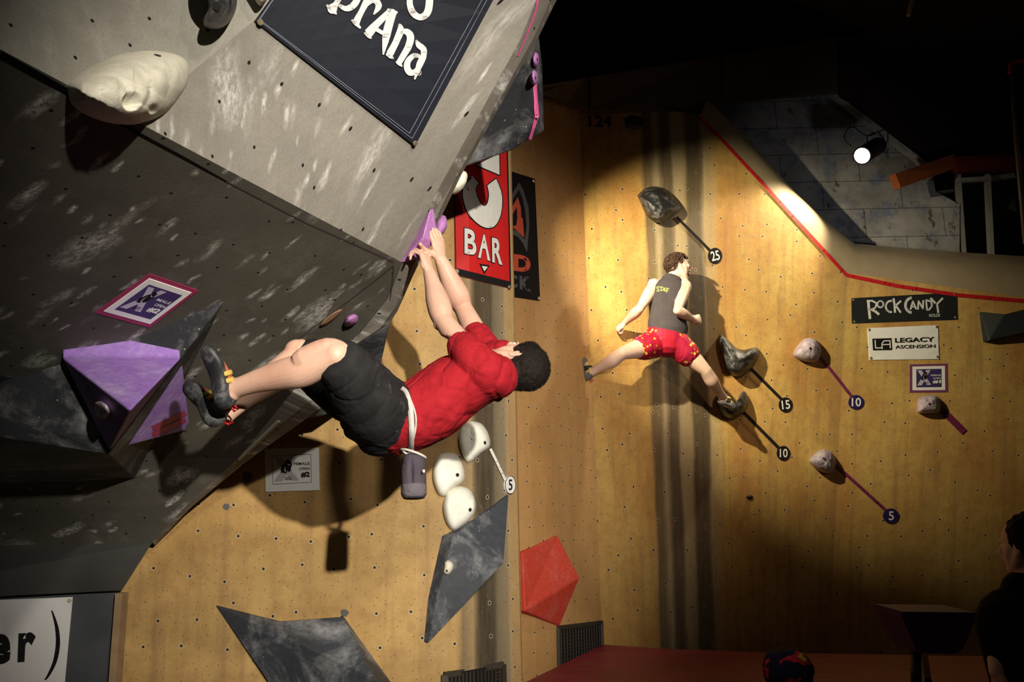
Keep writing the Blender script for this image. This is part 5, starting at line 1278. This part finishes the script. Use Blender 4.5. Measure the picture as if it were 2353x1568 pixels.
# curly hair
bm = bmesh.new(); rg = random.Random(5)
ell(bm, hc+hu*.040-hf*.022, hs*.080, hf*.090, hu*.084, 3); ell(bm, hc-hu*.010-hf*.060, hs*.062, hf*.042, hu*.055, 3)
cc_ = hc+hu*.036-hf*.012
for _ in range(620):
    t = rg.uniform(0, 2*math.pi); z_ = rg.uniform(-.55, 1); r_ = math.sqrt(max(0, 1-z_*z_)); d = hs*r_*math.cos(t)*.080+hf*r_*math.sin(t)*.102+hu*z_*.088
    if d.dot(hf) > .035 and d.dot(hu) < .050: continue
    if d.dot(hu) < -.012 and d.dot(hf) > -.035: continue
    p = cc_+d*1.04; dn_ = nrm(d); t1 = nrm(dn_.orthogonal()); t2 = dn_.cross(t1); ph = rg.uniform(0, 6.3); rr = rg.uniform(.007, .013); tw = rg.choice((-1, 1))
    dr = nrm(t1*math.cos(ph)+t2*math.sin(ph))
    loft(bm, [(p+dn_*(rr*math.sin(a_)+.004)+dr*(a_*.006)+dn_.cross(dr)*rr*math.cos(a_)*tw, .0031-.0003*a_) for a_ in (0, .8, 1.6, 2.4, 3.2, 4.0)], None, 6, 1)
for k_ in range(26):   # fringe over the forehead
    x_ = rg.uniform(-.055, .055); p = cc_+hs*x_+hf*(.088-abs(x_)*.5)+hu*.052
    loft(bm, [(p-hf*.02+hu*.012, .006), (p+hf*.012+hu*.006, .006), (p+hf*.022-hu*rg.uniform(.006, .022)+hs*rg.uniform(-.012, .012), .0035)], None, 6, 2)
hr2 = frombm('hair', bm, m_hair2, c2, True)
# tank top
m_tank = cloth('charcoal_tank_top', (.062, .052, .058), (.048, .040, .045), 6, .85, None, .3)
bm = bmesh.new()
loft(bm, [(PQ(1535, 762, 6.83), .172, .128), (PQ(1534, 745, 6.84), .170, .122), (PQ(1534, 722, 6.85), .160, .116), (PQ(1535, 700, 6.87), .172, .124), (PQ(1537, 678, 6.885), .165, .120), (PQ(1540, 662, 6.90), .140, .102), (PQ(1543, 651, 6.91), .105, .085)], sd2, 30, 5)
for x_ in (1517, 1563): loft(bm, [(PQ(x_, 690, 6.88), .05), (PQ(x_+(3 if x_ < 1540 else -2), 662, 6.90), .052), (PQ(x_+(9 if x_ < 1540 else -7), 650, 6.91), .046)], None, 18, 4)
sf = folds(10, .007, V((1, .1, -.25)), 4)
def tankd(p, n):
    lowz = max(0, min(1, (PQ(1535, 715, 6.84).z-p.z)/.08)); return sf(p, n)*(.15+1.6*lowz)
tank = organic('tank_top', bm, m_tank, .006, c2, 5, disp=tankd)
tuck(c2, tank, [(PQ(1535, 700, 6.87), .15), (PQ(1536, 678, 6.88), .12), (wai, .15)], skip=(rel, .14))
S_tk = Surf(); S_tk.add(tank.data)
m_lime = flat('lime_print', (.50, .62, .10), .5)
def sq(l): return [(1400+x*.16578, 560+y*.16578) for x, y in l]
try:
    stf = ribbon(sq([(695, 612), (675, 600), (660, 612), (668, 628), (690, 640), (692, 655), (675, 664), (657, 652)]), 1.5)+ribbon(sq([(700, 600), (752, 612)]), 1.5)+ribbon(sq([(722, 608), (716, 660)]), 1.5)+ribbon(sq([(728, 658), (768, 618), (790, 622)]), 1.4)+ribbon(sq([(748, 643), (788, 646)]), 1.2)+ribbon(sq([(768, 618), (758, 658), (782, 660)]), 1.3)+ribbon(sq([(798, 622), (828, 628)]), 1.4)+ribbon(sq([(802, 623), (792, 682)]), 1.4)+ribbon(sq([(796, 648), (820, 652)]), 1.2)
    decal('lettering', stf, S_tk, m_lime, .0025, tank)
except RuntimeError as e: print('staff', e)
# shorts with printed spots
def spots(a, co, col):
    vz = a.vor(co, 26, 1); rnd_ = a.noise(co, 3.2, 2); yel = a.math('MULTIPLY', a.mr(vz, .27, .33, 1, 0), a.mr(rnd_, .44, .50))
    col = a.mix(a.mr(a.noise(a.co('Object', loc=(5, 2, 1)), 5, 2), .58, .62, 0, .8), col, (.30, .02, .11))
    col = a.mix(yel, col, (.62, .44, .06))
    bl = a.math('MULTIPLY', a.mr(a.vor(a.co('Object', loc=(9, 1, 4)), 20, 1), .28, .34, 1, 0), a.mr(a.noise(a.co('Object', loc=(0, 0, 3)), 3, 2), .53, .58))
    return a.mix(bl, col, (.07, .03, .35))
m_rs = cloth('red_spotted_shorts', (.38, .010, .024), (.28, .010, .04), 7, .6, spots, .4)
bm = bmesh.new()
loft(bm, [(PQ(1532, 757, 6.84), .163, .122), (PQ(1531, 772, 6.835), .176, .132), (PQ(1531, 788, 6.83), .160, .130)], sd2, 28, 4)
loft(bm, [(lhp+V((.05, 0, .02)), .11), (lhp, .118), (lhp.lerp(lkn, .22), .114), (lhp.lerp(lkn, .36), .114), (lhp.lerp(lkn, .40), .113)], None, 26, 5)
loft(bm, [(rhp+V((-.05, 0, .02)), .11), (rhp, .118), (rhp.lerp(rkn, .2), .114), (rhp.lerp(rkn, .30), .114), (rhp.lerp(rkn, .37), .113)], None, 26, 5)
sf = folds(9, .008, V((.2, 0, 1)), 8)
rsh_ = organic('shorts', bm, m_rs, .006, c2, 4, disp=sf)
tuck(c2, rsh_, [(pel, .19), (lhp, .13), (rhp, .13)])
m_gr = flat('grey_rubber', (.13, .12, .13), .5); m_rub0 = m_rub; m_rub = m_gr; m_yl2 = flat('pale_yellow_leather', (.62, .48, .16), .55)
shoe(c2, P(1349, 866, 6.92), P(1343, 827, 6.93), lan, V((.75, -.5, .1)), m_yl2, m_lamp, 1.12)
shoe(c2, PQ(1657, 922, 7.22), PQ(1686, 934, 7.22), ran, V((.35, -.15, .9)), m_yl2, m_lamp, 1.12)
m_rub = m_rub0

# ================================================================== people in the dark foreground
m_dkcl = flat('black_clothes', (.008, .007, .008), .9, .1)
bm = bmesh.new(); bx = P(2366, 1330, 3.4)
top = V((bx.x, bx.y, 1.36))
loft(bm, [(V((top.x+.02, top.y, -.48)), .09, .10), (V((top.x+.02, top.y, .0)), .10, .11), (V((top.x+.02, top.y, .35)), .16, .12), (V((top.x+.01, top.y, .75)), .19, .13), (V((top.x, top.y, .98)), .21, .12), (V((top.x, top.y, 1.06)), .10, .08), (V((top.x, top.y, 1.15)), .055, .055)], V((1, 0, 0)), 22, 4)
ls_, le_, lw_ = P(2300, 1405, 3.42), P(2297, 1490, 3.40), P(2290, 1545, 3.36)
loft(bm, [(ls_+V((.05, 0, 0)), .05), (ls_, .055), (ls_.lerp(le_, .6), .046), (le_, .040), (le_.lerp(lw_, .4), .040), (lw_, .028)], None, 16, 4)
hand(bm, lw_, V((.05, .05, -1)), V((-1, 0, 0)), V((0, -1, 0)), (.2, .35, .3), 1.0)
head(bm, V((top.x, top.y, 1.24)), V((0, 0, 1)), V((-.5, .85, -.1)), 1.0)
p3 = organic('person', bm, m_skin, .007, None, 4)
tag(p3, 'person in black standing in shadow at the right edge, one bare forearm showing', 'person')
bm = bmesh.new()
loft(bm, [(V((top.x+.02, top.y, -.45)), .115, .125), (V((top.x+.02, top.y, .0)), .13, .13), (V((top.x+.02, top.y, .35)), .185, .145), (V((top.x+.01, top.y, .75)), .21, .15), (V((top.x, top.y, .99)), .225, .135), (V((top.x, top.y, 1.06)), .12, .10)], V((1, 0, 0)), 24, 4)
loft(bm, [(ls_+V((.05, 0, 0)), .075), (ls_, .078), (ls_.lerp(le_, .75), .072)], None, 18, 4)
organic('clothes', bm, m_dkcl, .009, p3, 3, disp=folds(8, .008, V((0, 0, 1)), 3))
bm = bmesh.new(); hh_ = V((top.x, top.y, 1.27)); ell(bm, hh_+V((.02, -.03, .01)), V((.095, 0, 0)), V((0, .10, 0)), V((0, 0, .10)), 4); organic('hair', bm, m_hair, .006, p3, 2, disp=lambda p, n: .008*noise.noise(p*40))
# spectator in a colourful knitted hat, only the head reaches into the picture
hp = P(1812, 1560, 3.6)
bm = bmesh.new(); head(bm, hp, V((0, 0, 1)), V((-.2, .95, 0)), .95)
loft(bm, [(hp-V((0, .02, .06)), .055), (hp-V((0, .03, .16)), .055), (hp-V((0, .03, .21)), .10, .08), (hp-V((0, .03, .30)), .20, .12), (hp-V((0, .03, .62)), .19, .13), (hp-V((0, .03, .95)), .16, .13), (V((hp.x, hp.y-.03, -.45)), .12, .12)], V((1, 0, 0)), 22, 4)
p4 = organic('person', bm, m_skin, .007, None, 4)
tag(p4, 'spectator at the bottom edge wearing a dark hat with red and yellow patches', 'person')
bm = bmesh.new(); loft(bm, [(hp-V((0, .03, .20)), .12, .10), (hp-V((0, .03, .30)), .225, .14), (hp-V((0, .03, .62)), .21, .15), (hp-V((0, .03, .95)), .18, .15), (V((hp.x, hp.y-.03, -.42)), .15, .14)], V((1, 0, 0)), 22, 4)
organic('clothes', bm, m_dkcl, .009, p4, 3)
a = M('patchwork_knit', .85, .1); co = a.co('Object'); cz = a.noise(co, 9, 2)
m_hat = a.color(a.ramp(a.noise(a.co('Object', loc=(1.3, .2, .7)), 10, 2, .4), [(0, (.012, .010, .03)), (.48, (.02, .012, .035)), (.52, (.45, .02, .03)), (.60, (.48, .05, .06)), (.63, (.45, .42, .05)), (1, (.40, .38, .05))], 'CONSTANT')).m
bm = bmesh.new(); ell(bm, hp+V((0, -.01, .035)), V((.098, 0, 0)), V((0, .108, 0)), V((0, 0, .082)), 4); ell(bm, hp+V((-.05, 0, .035)), V((.05, 0, 0)), V((0, .07, 0)), V((0, 0, .078)), 3); ell(bm, hp+V((.07, 0, .035)), V((.035, 0, 0)), V((0, .05, 0)), V((0, 0, .04)), 3)
organic('hat', bm, m_hat, .006, p4, 2, disp=lambda p, n: .004*noise.noise(p*50))
